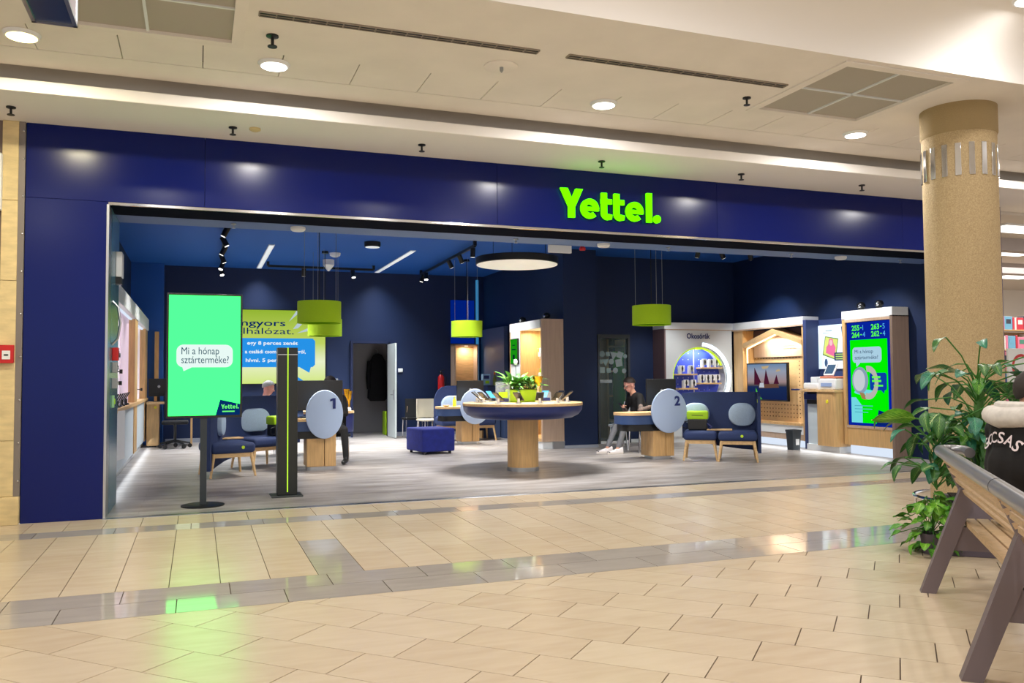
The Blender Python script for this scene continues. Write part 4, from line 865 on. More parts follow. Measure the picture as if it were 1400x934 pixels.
track((10.3, 12.0, 4.1), (10.3, 13.8, 4.1), [(.1, (.6, 0, -1), False), (.8, (.6, 0, -1), False)], 'black spotlight track in front of the queue kiosk')
LINL = mat('linear_lamp', (220, 224, 226), .5, em=(230, 240, 246), strength=.55)
for x, y0, y1, lab in ((1.38, 17.5, 21.3, 'white linear ceiling lamp near the left track'), (4.27, 17.4, 21.3, 'white linear ceiling lamp near the ottoman track')):
    t = thing('linear_lamp', lab, 'ceiling light', (x, (y0 + y1) / 2, 4.18), 'recessed linear lamps')
    MB().box(x - .06, x + .06, y0, y1, 4.185, 4.2).build('trim', WHITE_P, t, smooth=False); MB().box(x - .045, x + .045, y0 + .03, y1 - .03, 4.18, 4.186).build('diffuser', LINL, t, smooth=False)
    area((x, (y0 + y1) / 2, 4.17), .1, 100, (.95, .98, 1), size_y=3.6, spread=math.radians(105))
t = thing('ceiling_lamp', 'round white surface lamp on the blue ceiling', 'ceiling light', (3.2, 16.5, 4.1)); MB().lathe([(.15, 0), (.16, .03), (.16, .1)], (3.24, 16.6, 4.1), 24).build('case', BLACK, t); MB().lathe([(.14, -.004), (.14, .0)], (3.24, 16.6, 4.1), 24).build('diffuser', LINL, t)
t = thing('cone_detector', 'white cone shaped detector on the blue ceiling near pendant', 'detector', (2.75, 19.2, 4.1)); MB().lathe([(.02, -.16), (.13, -.02), (.13, .1)], (2.78, 19.4, 4.1), 20).build('cone', WHITE_P, t)
t = thing('smoke_detector', 'white smoke detector on the blue ceiling between pendant and lamp', 'detector', (2.76, 18.3, 4.2)); MB().lathe([(.05, -.09), (.11, -.06), (.12, 0)], (2.76, 18.3, 4.2), 20).build('case', WHITE_P, t)
for i, x in enumerate((1.2, 5.59, 9.95)):
    t = thing('motion_sensor', ['white round motion sensor on the entrance soffit by the twin pendants', 'white round motion sensor on the entrance soffit by the disc lamp', 'white round motion sensor on the entrance soffit by the kiosk'][i], 'sensor', (x, 11.1, 3.4), 'sensors on the entrance soffit')
    MB().lathe([(.075, -.05), (.095, -.03), (.095, 0)], (x, 11.1, 3.45), 20).build('case', WHITE_P, t)
for x in (.41, 4.2, 6.67, 8.94, 11.2): sprinkler(x, 11.08, 3.45, 'small steel sprinkler head in the grey blue entrance soffit', STEEL, .7, 'entrance soffit sprinklers')
MB().box(4.85, 5.22, 11.42, 11.47, 3.34, 3.50, .005).build('emergency_exit_plate', WHITE_P, label='white rectangular plate hanging behind the entrance soffit', cat='sign')
m = MB(); m.lathe([(.045, 0), (.05, .03), (.03, .06)], (5.42, 11.47, 3.40), 14); m.build('alarm_sounder', RED, label='small red alarm sounder behind the entrance soffit', cat='alarm')

# ================================================================== digital totem and scanner post
tt = thing('digital_totem', 'tall portrait screen on a black pole with green display', 'screen', (.07, 10.73, 0))
MB().lathe([(.245, 0), (.245, .012), (.22, .018)], (.07, 10.73, 0), 40).build('base_plate', BLACK, tt)
MB().box(.035, .11, 10.70, 10.76, .015, 1.10).build('pole', mat('pole_black', (36, 44, 52), .4), tt, smooth=False)
MB().box(-.345, .505, 10.68, 10.79, 1.04, 2.52, .006).build('screen_case', BLACKP, tt)
FT0 = fy(-.32, 10.68, 1.07)   # 0.80 x 1.42
m = MB(); m.prism(rect(0, .80, 0, 1.425), FT0, .003); m.build('screen_green', glow('totem_green', (48, 255, 92), 3.2), tt, smooth=False)
m = MB(); bubble(m, .085, .715, .57, .84, FT0, .006, .08, [(.15, .575), (.165, .525), (.26, .572)]); m.build('speech_bubble', glow('totem_white', (232, 250, 245), 1.0), tt, smooth=False)
m = MB(); text(m, 'Mi a hónap', fy(-.32 + .14, 10.68, 1.07 + .725), .085, width=.42, lift=.008); text(m, 'sztárterméke?', fy(-.32 + .14, 10.68, 1.07 + .62), .085, width=.53, lift=.008); m.build('bubble_text', glow('totem_text', (50, 100, 120), .7), tt, smooth=False)
m = MB(); m.prism([(.525, 0), (.80, 0), (.80, .13), (.575, .185)], FT0, .006); m.build('logo_patch', glow('totem_navy', (10, 60, 130), .6), tt, smooth=False)
m = MB(); wordmark(m, fy(-.32 + .585, 10.672, 1.07 + .075), .052, .002); m.prism(rect(.60, .74, .035, .05), FT0, .008); m.build('logo_text', glow('totem_logo', (110, 255, 120), 1.0), tt, smooth=False)
po = thing('ticket_post', 'slim black post with a lime light line on a base plate', 'post', (1.08, 11.2, 0))
MB().box(.88, 1.27, 11.02, 11.38, 0, .02, .006).build('base_plate', mat('post_plate', (50, 56, 58), .3), po)
MB().box(.955, 1.205, 11.1, 11.3, .02, 1.895, .006).build('column', mat('post_black', (22, 26, 24), .3), po)
MB().box(1.074, 1.088, 11.094, 11.10, .06, 1.895).build('light_line', glow('lime_line', (190, 240, 60), 1.2), po, smooth=False)
MB().box(.957, 1.203, 11.095, 11.1, 1.80, 1.81).build('cap_line', STEEL, po, smooth=False)

# ================================================================== round demo table
rt = thing('round_table', 'large round oak topped demo table on an oak drum', 'table', (4.93, 12.75, 0))
TC = (4.93, 12.75)
MB().lathe([(.255, 0), (.255, .06)], (*TC, 0), 40).build('plinth_ring', STEEL, rt)
MB().lathe([(.25, .06), (.25, .86)], (*TC, 0), 48).build('drum', WOOD, rt)
MB().lathe([(.66, .835), (.80, .85), (.90, .90), (.955, .97), (.965, 1.04), (.94, 1.05)], (*TC, 0), 72).build('underside', NAVY, rt)
MB().lathe([(.94, 1.045), (.968, 1.045), (.968, 1.085), (.955, 1.09)], (*TC, 0), 72).build('top', WOODH, rt)
def demo_phone(x, y, z, yaw, label, col):
    t = thing('display_phone', label, 'phone', (x, y, z), 'demo phones on the round table')
    MB().lathe([(.05, 0), (.05, .015), (.02, .02), (.018, .08)], (x, y, z), 14).build('stand', WHITE_P, t)
    M = rz((x, y, z + .11), yaw) @ Matrix.Rotation(-.9, 4, 'X'); m = MB(M); m.box(-.06, .06, -.008, .008, -.10, .10, .004); m.build('phone_body', BLACKP, t)
    m = MB(M); m.box(-.053, .053, -.0105, -.008, -.09, .09); m.build('phone_screen', col, t, smooth=False)
    MB().tube([(x, y, z + .06), (x + .05, y + .06, z + .02), (x + .04, y + .1, z + .004)], .006, 6).build('security_cord', BLACK, t)
PH = [mat('phone_dark', (16, 18, 26), .1), mat('phone_teal', (60, 120, 150), .15, em=(50, 130, 170), strength=.25), mat('phone_silver', (120, 130, 140), .2)]
for i in range(14):
    a = 2 * PI * i / 14 + .22; r = .74
    demo_phone(TC[0] + r * math.cos(a), TC[1] + r * math.sin(a), 1.09, math.degrees(a) - 90 + random.uniform(-25, 25),
               ['black demo phone tilted on a white stand near the edge of the round table', 'demo phone with teal screen tilted on the round table', 'silver demo phone tilted on the round table'][i % 3], PH[i % 3])
for i, (dx, dy) in enumerate(((-.36, -.05), (.42, .1))):
    t = thing('price_card_holder', ['clear price card holder standing left of the plant on the round table', 'clear price card holder standing behind the phones of the round table'][i], 'card holder', (TC[0] + dx, TC[1] + dy, 1.09))
    gm = mat('clear_acrylic', (215, 228, 240), .1, alpha=.22); MB().box(TC[0] + dx - .13, TC[0] + dx + .13, TC[1] + dy - .03, TC[1] + dy + .03, 1.09, 1.10).build('foot', gm, t, smooth=False)
    MB().box(TC[0] + dx - .12, TC[0] + dx + .12, TC[1] + dy - .006, TC[1] + dy + .006, 1.10, 1.42 if i == 0 else 1.25).build('sleeve', gm, t, smooth=False)
    if i == 0: MB().box(TC[0] + dx - .07, TC[0] + dx + .08, TC[1] + dy - .012, TC[1] + dy - .006, 1.17, 1.26).build('price_tag', LIMEP, t, smooth=False)
    MB().box(TC[0] + dx - .10, TC[0] + dx + .10, TC[1] + dy - .010, TC[1] + dy - .006, 1.105, 1.155).build('info_strip', NAVY, t, smooth=False)
# leaves
def leaf_mat(name, a, b, vein):
    m = bpy.data.materials.new(name); m.use_nodes = True; nt = m.node_tree; p = nt.nodes['Principled BSDF']; p.inputs['Roughness'].default_value = .42
    uv = nt.nodes.new('ShaderNodeUVMap'); sx = nt.nodes.new('ShaderNodeSeparateXYZ'); nt.links.new(uv.outputs[0], sx.inputs[0])
    nz = nt.nodes.new('ShaderNodeTexNoise'); nz.inputs['Scale'].default_value = 9; nz.inputs['Detail'].default_value = 4; nt.links.new(uv.outputs[0], nz.inputs['Vector'])
    sb = nt.nodes.new('ShaderNodeMath'); sb.operation = 'SUBTRACT'; sb.inputs[1].default_value = .5; nt.links.new(sx.outputs[1], sb.inputs[0])
    ab = nt.nodes.new('ShaderNodeMath'); ab.operation = 'ABSOLUTE'; nt.links.new(sb.outputs[0], ab.inputs[0])
    # side veins: waves of (u - |v|)
    mm = nt.nodes.new('ShaderNodeMath'); mm.operation = 'SUBTRACT'; nt.links.new(sx.outputs[0], mm.inputs[0]); nt.links.new(ab.outputs[0], mm.inputs[1])
    ml = nt.nodes.new('ShaderNodeMath'); ml.operation = 'MULTIPLY'; ml.inputs[1].default_value = 52; nt.links.new(mm.outputs[0], ml.inputs[0])
    sn = nt.nodes.new('ShaderNodeMath'); sn.operation = 'SINE'; nt.links.new(ml.outputs[0], sn.inputs[0])
    mr = nt.nodes.new('ShaderNodeMapRange'); mr.inputs[1].default_value = .35; mr.inputs[2].default_value = 1; nt.links.new(sn.outputs[0], mr.inputs[0])
    ed = nt.nodes.new('ShaderNodeMapRange'); ed.inputs[1].default_value = .40; ed.inputs[2].default_value = .05; nt.links.new(ab.outputs[0], ed.inputs[0])
    mu = nt.nodes.new('ShaderNodeMath'); mu.operation = 'MULTIPLY'; nt.links.new(mr.outputs[0], mu.inputs[0]); nt.links.new(ed.outputs[0], mu.inputs[1])
    md = nt.nodes.new('ShaderNodeMapRange'); md.inputs[1].default_value = .05; md.inputs[2].default_value = .015; nt.links.new(ab.outputs[0], md.inputs[0])
    mx = nt.nodes.new('ShaderNodeMath'); mx.operation = 'MAXIMUM'; nt.links.new(mu.outputs[0], mx.inputs[0]); nt.links.new(md.outputs[0], mx.inputs[1])
    rp = nt.nodes.new('ShaderNodeValToRGB'); rp.color_ramp.elements[0].color = (*lin(a), 1); rp.color_ramp.elements[1].color = (*lin(b), 1); rp.color_ramp.elements[0].position = .35; rp.color_ramp.elements[1].position = .7; nt.links.new(nz.outputs[0], rp.inputs[0])
    mi = nt.nodes.new('ShaderNodeMix'); mi.data_type = 'RGBA'; nt.links.new(mx.outputs[0], mi.inputs[0]); nt.links.new(rp.outputs[0], mi.inputs[6]); mi.inputs[7].default_value = (*lin(vein), 1); nt.links.new(mi.outputs[2], p.inputs['Base Color'])
    return m
def leaf_mesh(name, L, W, droop, matx, base=.35, cup=.15, nu=9, nv=5):
    vs = []; fs = []; uvs = []
    for i in range(nu):
        u = i / (nu - 1); wv = W * (math.sin(PI * u ** .75) ** .8 if 0 < u < 1 else 0.0) + (.002 if u in (0, 1) else 0)
        for j in range(nv):
            v = j / (nv - 1) - .5; y = v * wv; x = L * (math.sin(u * droop) / droop if droop else u); z = -L * ((1 - math.cos(u * droop)) / droop if droop else 0) + cup * abs(v) * wv * 2 + .006 * math.sin(9 * u + 6 * v) * (W / .1)
            vs.append(Vector((x, y, z)) * K); uvs.append((u, v + .5))
    for i in range(nu - 1):
        for j in range(nv - 1):
            a = i * nv + j; fs.append((a, a + 1, a + nv + 1, a + nv))
    me = bpy.data.meshes.new(name); me.from_pydata([tuple(v) for v in vs], [], fs); me.update(); lay = me.uv_layers.new(name='UVMap')
    for lp in me.loops: lay.data[lp.index].uv = uvs[lp.vertex_index]
    me.polygons.foreach_set('use_smooth', [True] * len(me.polygons)); me.materials.append(matx)
    return me
def leaf_rot(d, roll=0.0):
    d = Vector(d).normalized(); x = d; z = Vector((0, 0, 1)) - d * d.z
    if z.length < .05: z = Vector((1, 0, 0)) - d * d.x
    z.normalize(); y = z.cross(x)
    q = Matrix((x, y, z)).transposed().to_quaternion()
    return q @ Quaternion((1, 0, 0), roll)
DKG = leaf_mat('leaf_dark', (28, 78, 34), (52, 112, 44), (120, 160, 84)); VAR = leaf_mat('leaf_variegated', (34, 96, 54), (70, 134, 66), (196, 214, 150)); BRG = leaf_mat('leaf_bright', (72, 140, 28), (120, 178, 44), (160, 205, 90)); GRN = leaf_mat('leaf_green', (44, 116, 30), (92, 158, 44), (150, 196, 90)); TEAL = leaf_mat('leaf_teal', (20, 92, 72), (40, 122, 96), (90, 160, 120))
tp = thing('table_plant', 'leafy green plant in a lime trough on the round table', 'potted plant', (TC[0] + .02, TC[1] + .05, 1.09))
PX, PY = TC[0] + .02, TC[1] + .1
MB().box(PX - .26, PX + .24, PY - .10, PY + .10, 1.09, 1.30, .03).build('trough', LIMEP, tp); MB().box(PX - .23, PX + .21, PY - .08, PY + .08, 1.28, 1.305).build('soil', mat('soil', (50, 38, 28), .95), tp, smooth=False)
l1 = leaf_mesh('leaf', .30, .08, .9, GRN); l2 = leaf_mesh('leaf', .27, .07, 1.2, DKG)
for i in range(64):
    a = random.uniform(0, 2 * PI); el = random.uniform(.25, 1.35); bx = PX + random.uniform(-.2, .2); by = PY + random.uniform(-.06, .06); h = random.uniform(.0, .14)
    p = (bx + .05 * math.cos(a), by + .05 * math.sin(a), 1.30 + h); MB().tube([(bx, by, 1.29), p], .004, 5).build('stem', MATS.get('stem') or mat('stem', (60, 120, 40), .6), tp)
    inst(random.choice((l1, l2)), 'leaf', tp, p, leaf_rot((math.cos(a) * math.cos(el) * 1.3, math.sin(a) * math.cos(el), math.sin(el)), random.uniform(-.4, .4)))
MB().tube([(PX - .08, PY, 1.3), (PX - .1, PY, 1.7)], .004, 5).build('flower_stalk', MATS['stem'], tp); MB().ball((PX - .1, PY, 1.74), .035, .02, .05, 10, 8).build('flower', WHITE_P, tp)
tr = thing('trophy', 'golden cup trophy beside the plant on the round table', 'trophy', (TC[0] + .22, TC[1] - .12, 1.09)); GOLD = mat('gold', (214, 160, 40), .25, metal=.9)
MB().lathe([(.05, 0), (.05, .03), (.02, .05), (.015, .22), (.03, .26)], (TC[0] + .22, TC[1] - .12, 1.09), 20).build('stem', mat('trophy_cream', (226, 210, 170), .3), tr); MB().lathe([(.03, .26), (.06, .30), (.085, .40), (.09, .42), (.075, .42), (.05, .31)], (TC[0] + .22, TC[1] - .12, 1.09), 24).build('cup', GOLD, tr)

# ================================================================== service desks
def monitor(x, y, z, w, h, yaw, label):
    t = thing('monitor', label, 'monitor', (x, y, z), 'desk monitors seen from behind')
    M = rz((x, y, z), yaw)
    MB(M).box(-.13, .13, -.09, .09, 0, .015, .004).build('foot', BLACKP, t); MB(M).box(-.03, .03, -.01, .03, .012, .25).build('neck', BLACKP, t, smooth=False)
    MB(M).box(-w / 2, w / 2, -.045, -.01, .12, .12 + h, .006).build('case', BLACKP, t)
    m = MB(M); m.prism(ell(0, 0, .03, n=16), ((0, -.045, .12 + h * .55), (1, 0, 0), (0, 0, 1), (0, -1, 0)), .002); m.build('maker_disc', GREY, t, smooth=False)
def desk(cx, cy, colx, num, label, sideX, dw=.36, dz=(.50, 1.29)):
    t = thing('service_desk', label, 'desk', (cx, cy, 0), 'service desks with oval fronts')
    x0, x1 = colx
    MB().prism(rrect(x0 + .02, x1 - .02, cy + .18, cy + .56, .06), ((0, 0, 0), (1, 0, 0), (0, 1, 0), (0, 0, 1)), .06).build('plinth', STEEL, t)
    xm = x0 + (x1 - x0) * .60
    MB().box(x0, xm - .004, cy + .14, cy + .60, .06, .70, .01).build('pedestal_panel', WOOD, t); MB().box(xm + .004, x1, cy + .14, cy + .60, .06, .70, .01).build('pedestal_panel', WOOD, t)
    top = rrect(sideX, x1 + .02, cy + .08, cy + .72, .25, 8)
    MB().prism(top, ((0, 0, .80), (1, 0, 0), (0, 1, 0), (0, 0, 1)), .045).build('top', WOODH, t)
    MB().prism(rrect(sideX + .01, x1 + .01, cy + .09, cy + .71, .24, 8), ((0, 0, .64), (1, 0, 0), (0, 1, 0), (0, 0, 1)), .16).build('apron', mat('apron_blue', (48, 72, 116), .45), t)
    MB().prism(rrect(sideX + .06, x1 - .04, cy + .13, cy + .67, .2, 8), ((0, 0, .52), (1, 0, 0), (0, 1, 0), (0, 0, 1)), .12).build('underframe', BLACK, t)
    zc_ = (dz[0] + dz[1]) / 2; rzv = (dz[1] - dz[0]) / 2
    prof = [(dw - .02, 0), (dw - .005, .008), (dw, .025), (dw - .005, .042), (dw - .02, .05)]
    M = Matrix.Translation((cx, cy, zc_)) @ Matrix.Rotation(PI / 2, 4, 'X')
    mbd = MB(M @ Matrix.Diagonal((1, rzv / dw, 1, 1))); mbd.lathe([(a, -b + .0) for a, b in prof], (0, 0, 0), 64); dd = mbd.build('oval_front', DISC, t)
    MB().box(cx - .05, cx + .05, cy + .04, cy + .16, zc_ - .2, zc_ + .05).build('oval_bracket', STEEL, t, smooth=False)
    if num:
        m = MB()
        if num == '1':
            F1 = fy(cx + dw * .44, cy - .004, zc_ + .09); m.prism([(.0, 0), (.042, 0), (.042, .17), (.0, .17)], F1, .006); m.prism([(-.045, .118), (.0, .132), (.0, .17), (-.045, .15)], F1, .006)
        else: text(m, num, fy(cx + dw * .44, cy, zc_ + .10), .16, bold=.04, align='C', lift=.006)
        m.build('desk_number', NAVY_TXT, dd, smooth=False)
    return t
desk(1.935, 13.9, (1.67, 2.14), '1', 'service desk with pale oval front numbered one', 1.30, .30, (.52, 1.31))
desk(7.9, 13.16, (7.64, 8.07), '2', 'service desk with pale oval front numbered two', 7.05, .36, (.48, 1.27))
desk(5.815, 17.95, (5.53, 5.95), None, 'service desk with pale oval front beyond the round table', 5.02, .35, (.45, 1.24))
monitor(1.92, 14.42, .845, .76, .50, 0, 'black monitor on the desk numbered one')
monitor(7.98, 13.62, .845, .66, .48, 6, 'black monitor on the desk numbered two')
monitor(5.84, 18.45, .845, .64, .46, 0, 'black monitor on the desk beyond the round table')
t = thing('sanitizer_bottle', 'yellow spray bottle on the desk beyond the round table', 'bottle', (5.42, 18.3, .845)); MB().lathe([(.04, 0), (.04, .14), (.015, .18), (.015, .22)], (5.43, 18.3, .845), 14).build('bottle_body', mat('yellow_plastic', (220, 210, 40), .4), t); MB().box(5.39, 5.46, 18.29, 18.31, 1.065, 1.09).build('trigger', WHITE_P, t, smooth=False)
MB().lathe([(.05, 0), (.08, .03), (.075, .035), (.04, .01)], (5.22, 18.25, .845), 18).build('small_bowl', mat('tan_bowl', (180, 130, 80), .5), label='small tan bowl on the desk beyond the round table', cat='bowl')
t = thing('laptop', 'open blue lit laptop on the desk numbered one', 'laptop', (1.55, 14.25, .845)); MB(rz((1.55, 14.25, .845), 20)).box(-.16, .16, -.11, .11, 0, .02, .005).build('keyboard', BLACKP, t)
m = MB(rz((1.55, 14.25, .845), 20) @ Matrix.Translation((0, .11, .02)) @ Matrix.Rotation(-.3, 4, 'X')); m.box(-.16, .16, -.006, .006, 0, .22, .004); m.build('lid', mat('laptop_blue', (30, 60, 110), .3), t)
# trophies on a small drum table
t = thing('drum_table', 'small navy drum table with oak top near the back wall', 'table', (3.12, 19.5, 0))
MB().lathe([(.16, 0), (.16, .10)], (3.12, 19.5, 0), 28).build('base', WHITE, t); MB().lathe([(.24, .28), (.25, .32), (.25, .70)], (3.12, 19.5, 0), 32).build('drum', NAVY, t); MB().lathe([(.1, .1), (.1, .28)], (3.12, 19.5, 0), 20).build('neck', WHITE, t); MB().lathe([(.26, .70), (.26, .75)], (3.12, 19.5, 0), 36).build('top', WOODH, t)
for i, (dx, dy, h, c_) in enumerate(((-.1, .0, .62, 0), (.08, -.05, .5, 0), (-.16, .12, .75, 1), (.16, .08, .45, 0))):
    t = thing('award_cup', 'golden award cup on the small navy drum table' if not c_ else 'clear glass award on the small navy drum table', 'trophy', (3.12 + dx, 19.5 + dy, .75), 'awards on the drum table')
    gm = GOLD if not c_ else mat('clear_acrylic', (0, 0, 0))
    MB().lathe([(.05, 0), (.05, .05), (.02, .08)], (3.12 + dx, 19.5 + dy, .75), 14).build('base', WHITE_P, t); MB().lathe([(.02, .08), (.025, h * .5), (.05, h * .6), (.06, h * .85), (.075, h)], (3.12 + dx, 19.5 + dy, .75), 16).build('cup', gm, t)

# ================================================================== sofas
def softbox(M, x0, x1, y0, y1, z0, z1, bev=.05): return MB(M).box(x0, x1, y0, y1, z0, z1, bev, 4)
def stadium(M, x0, x1, z0, z1, y, th):
    r = (z1 - z0) / 2 * .95; m = MB(M); P = rrect(x0, x1, z0, z1, min(r, (x1 - x0) / 2 - .01), 8)
    k = len(P); cx = (x0 + x1) / 2; cz = (z0 + z1) / 2; rings = [(1, 0), (1, .5), (.94, .85), (.8, 1)]
    vs = []; fs = []
    for s_, d_ in rings: vs += [(cx + (p[0] - cx) * s_, y - th * d_, cz + (p[1] - cz) * s_) for p in P]
    for j in range(len(rings) - 1):
        for i in range(k): fs.append((j * k + i, j * k + (i + 1) % k, (j + 1) * k + (i + 1) % k, (j + 1) * k + i))
    fs.append(tuple(range(k))); fs.append(tuple(range((len(rings) - 1) * k, len(rings) * k)))
    return m.add(vs, fs)
def seat(t, M, w, d, z=.52):
    softbox(M, 0, w, 0, d, .36, z, .06).build('seat', NAVY_FAB, t)
    m = MB(M); m.box(.04, w - .04, .05, .09, .30, .37); m.box(.04, w - .04, d - .09, d - .05, .30, .37); m.box(.04, .08, .05, d - .05, .30, .37); m.box(w - .08, w - .04, .05, d - .05, .30, .37); m.build('seat_frame', WOODH, t, smooth=False)
    for (x, y, ox, oy) in ((.06, .07, -.06, -.04), (w - .06, .07, .06, -.04), (.06, d - .07, -.04, .04), (w - .06, d - .07, .04, .04)):
        m = MB(M); m.tube([(x, y, .36), (x + ox, y + oy, 0)], [.028, .018], 10); m.build('leg', WOODH, t)
LIMEL = mat('lime_label', (190, 225, 30), .5)
# sofa by desk two: origin at its left front corner, x along the front
M2 = rz((8.04, 12.95, 0), -35)
s2 = thing('high_back_sofa', 'navy high backed two seat sofa beside desk two', 'sofa', (8.9, 12.8, 0))
pa = [(-.05, .70), (.2, .70), (.6, .70), (1.0, .70), (1.18, .685), (1.27, .63), (1.30, .5), (1.30, .16)]
m = MB(M2); m.plate(pa, [.36, .30, .22, .17, .16, .15, .14, .14], [1.18, 1.20, 1.20, 1.20, 1.20, 1.20, 1.19, 1.13], .055); m.build('backrest', NAVY_FAB, s2)
seat(s2, M2, .58, .66); seat(s2, M2 @ Matrix.Translation((.60, -.10, 0)), .66, .74)
stadium(M2, -.04, .44, .60, 1.0, .67, .10).build('cushion', PALE_FAB, s2); stadium(M2, .78, 1.26, .58, 1.0, .67, .10).build('cushion', PALE_FAB, s2)
m = MB(M2); m.box(.40, .84, .22, .50, .525, .545, .006); m.build('tray_table', WOODH, s2)
m = MB(M2); m.prism(ell(0, 0, .025, n=12), ((1.0, -.10, .45), (1, 0, 0), (0, 0, 1), (0, -1, 0)), .004); m.build('label_tag', LIMEL, s2, smooth=False)
m = MB(M2); m.box(1.27, 1.275, .14, .20, 1.02, 1.08); m.build('fabric_label', LIMEL, s2, smooth=False)
# bag with lime flap on that sofa
def sling_bag(M, label, group=None):
    t = thing('lime_bag', label, 'bag', tuple(M.translation)); MB(M).box(-.17, .17, -.12, .12, 0, .20, .02).build('bag_body', BLACKP, t)
    m = MB(M); m.box(-.19, .19, -.13, .13, .19, .34, .03); m.build('lid', LIMEP, t); MB(M).tube([(-.17, -.12, .16), (-.26, -.13, .14), (-.26, -.13, .05), (-.17, -.12, .03)], .008, 6).build('handle', BLACK, t); MB(M).box(-.1, .1, -.134, -.13, .26, .27).build('zip', BLACK, t, smooth=False)
    m = MB(M); m.tube([(.17, -.1, .12), (.24, -.12, .06), (.21, -.12, .02)], .02, 6); m.build('strap', NAVY, t)
sling_bag(M2 @ Matrix.Translation((.24, .40, .525)), 'lime topped black bag on the sofa beside desk two')
# sofa by desk one
s1 = thing('high_back_sofa', 'navy high backed sofa behind the digital totem, by desk one', 'sofa', (.7, 14.5, 0))
pa = [(.16, 13.42), (.27, 14.0), (.40, 14.62), (.62, 15.12), (1.0, 15.50), (1.5, 15.76), (1.75, 15.82)]
m = MB(); m.plate(pa, [.12, .14, .16, .2, .24, .3, .34], [1.12, 1.2, 1.2, 1.2, 1.2, 1.2, 1.17], .055); m.build('backrest', NAVY_FAB, s1)
MA = rz((.20, 13.50, 0), 14); seat(s1, MA, .68, .78); MB_ = rz((.88, 14.50, 0), 30); seat(s1, MB_, .74, .72)
stadium(rz((.92, 14.60, 0), 30), .06, .70, .58, .98, .70, .11).build('cushion', PALE_FAB, s1); stadium(rz((.24, 13.9, 0), 78), .1, .45, .60, .98, -.03, .08).build('cushion', PALE_FAB, s1)
m = MB(MA); m.box(.30, .74, .84, 1.1, .525, .545, .006); m.build('tray_table', WOODH, s1)
m = MB(MA); m.prism(ell(0, 0, .025, n=12), ((.48, 0, .45), (1, 0, 0), (0, 0, 1), (0, -1, 0)), .004); m.build('label_tag', LIMEL, s1, smooth=False)
sling_bag(rz((1.32, 14.98, .525), 30), 'lime topped black bag on the sofa by desk one')
# sofa behind the middle desk
s3 = thing('high_back_sofa', 'navy high backed sofa behind the desk beyond the round table', 'sofa', (6.0, 19.3, 0))
M3 = rz((5.32, 18.95, 0), 0); m = MB(M3); pts = [(0, .70), (.04, .70), (.10, .70), (.2, .70), (.34, .70), (1.36, .70)]
m.plate(pts, .2, [.95, 1.10, 1.20, 1.27, 1.30, 1.30], .055); m.build('backrest', NAVY_FAB, s3)
seat(s3, M3, .64, .66, .58); seat(s3, M3 @ Matrix.Translation((.70, 0, 0)), .64, .66, .58)
stadium(M3, .16, .74, .60, 1.06, .67, .10).build('cushion', PALE_FAB, s3); stadium(M3, .84, 1.3, .60, 1.0, .67, .10).build('cushion', PALE_FAB, s3)
# ottoman
ot = thing('ottoman', 'royal blue fabric ottoman cube on the grey floor', 'ottoman', (4.4, 16.4, 0)); MO = rz((4.09, 15.96, 0), 9.5)
MB(MO).box(0, .70, 0, .82, .05, .50, .035, 4).build('cushion_body', ROYAL_FAB, ot)
for x, y in ((.08, .08), (.62, .08), (.08, .74), (.62, .74)): MB(MO).cyl((x, y, 0), .03, .06, 10).build('foot', BLACK, ot)

# ================================================================== chairs, bin, corner desk
def shell_chair(x, y, yaw, seatm, label, z=.50):
    t = thing('visitor_chair', label, 'chair', (x, y, 0)); M = rz((x, y, 0), yaw)
    softbox(M, -.24, .24, -.24, .24, z - .05, z, .02).build('seat', seatm, t)
    m = MB(M); m.plate([(-.23, .22), (-.1, .26), (.1, .26), (.23, .22)], z + .02, z + .48, .03); m.build('backrest', seatm, t)
    for sx in (-1, 1):
        m = MB(M); m.tube([(sx * .21, -.22, 0), (sx * .20, -.20, z - .05), (sx * .20, .22, z - .05), (sx * .21, .28, 0)], .012, 8); m.build('leg_frame', CHROME, t)
        m = MB(M); m.tube([(sx * .20, .22, z - .05), (sx * .18, .25, z + .3)], .012, 8); m.build('back_support', CHROME, t)
BLKF = mat('black_fabric', (20, 22, 26), .85)
shell_chair(8.27, 14.78, 90 + 180, BLKF, 'black seated chair under the man at desk two')
shell_chair(8.36, 15.75, 200, WHITE_P, 'white shell chair behind desk two by the glass door')
shell_chair(5.06, 20.75, 178, BLKF, 'black visitor chair against the back wall beside the open door'); shell_chair(5.66, 20.9, 175, BLKF, 'black visitor chair against the back wall under the extinguisher')
shell_chair(5.28, 19.95, 12, mat('beige_shell', (200, 194, 176), .5), 'beige shell chair behind the ottoman')
shell_chair(1.22, 17.3, 90, BLKF, 'black chair under the grey haired visitor'); shell_chair(2.35, 15.5, 0, BLKF, 'black chair behind the monitor of desk one')
oc = thing('office_chair', 'black five star office chair by the corner desk', 'chair', (-.45, 19.9, 0))
for k_ in range(5):
    a = 2 * PI * k_ / 5 + .3; e = (-.45 + .32 * math.cos(a), 19.9 + .32 * math.sin(a)); MB().tube([(-.45, 19.9, .16), (e[0], e[1], .10)], [.03, .018], 8).build('star_leg', BLACKP, oc)
    MB(Matrix.Translation((e[0], e[1], .045)) @ Matrix.Rotation(PI / 2, 4, 'X')).lathe([(.045, -.03), (.045, .03)], (0, 0, 0), 14).build('caster', BLACKP, oc); MB().tube([(e[0], e[1], .1), (e[0], e[1], .045)], .01, 6).build('caster_pin', BLACK, oc)
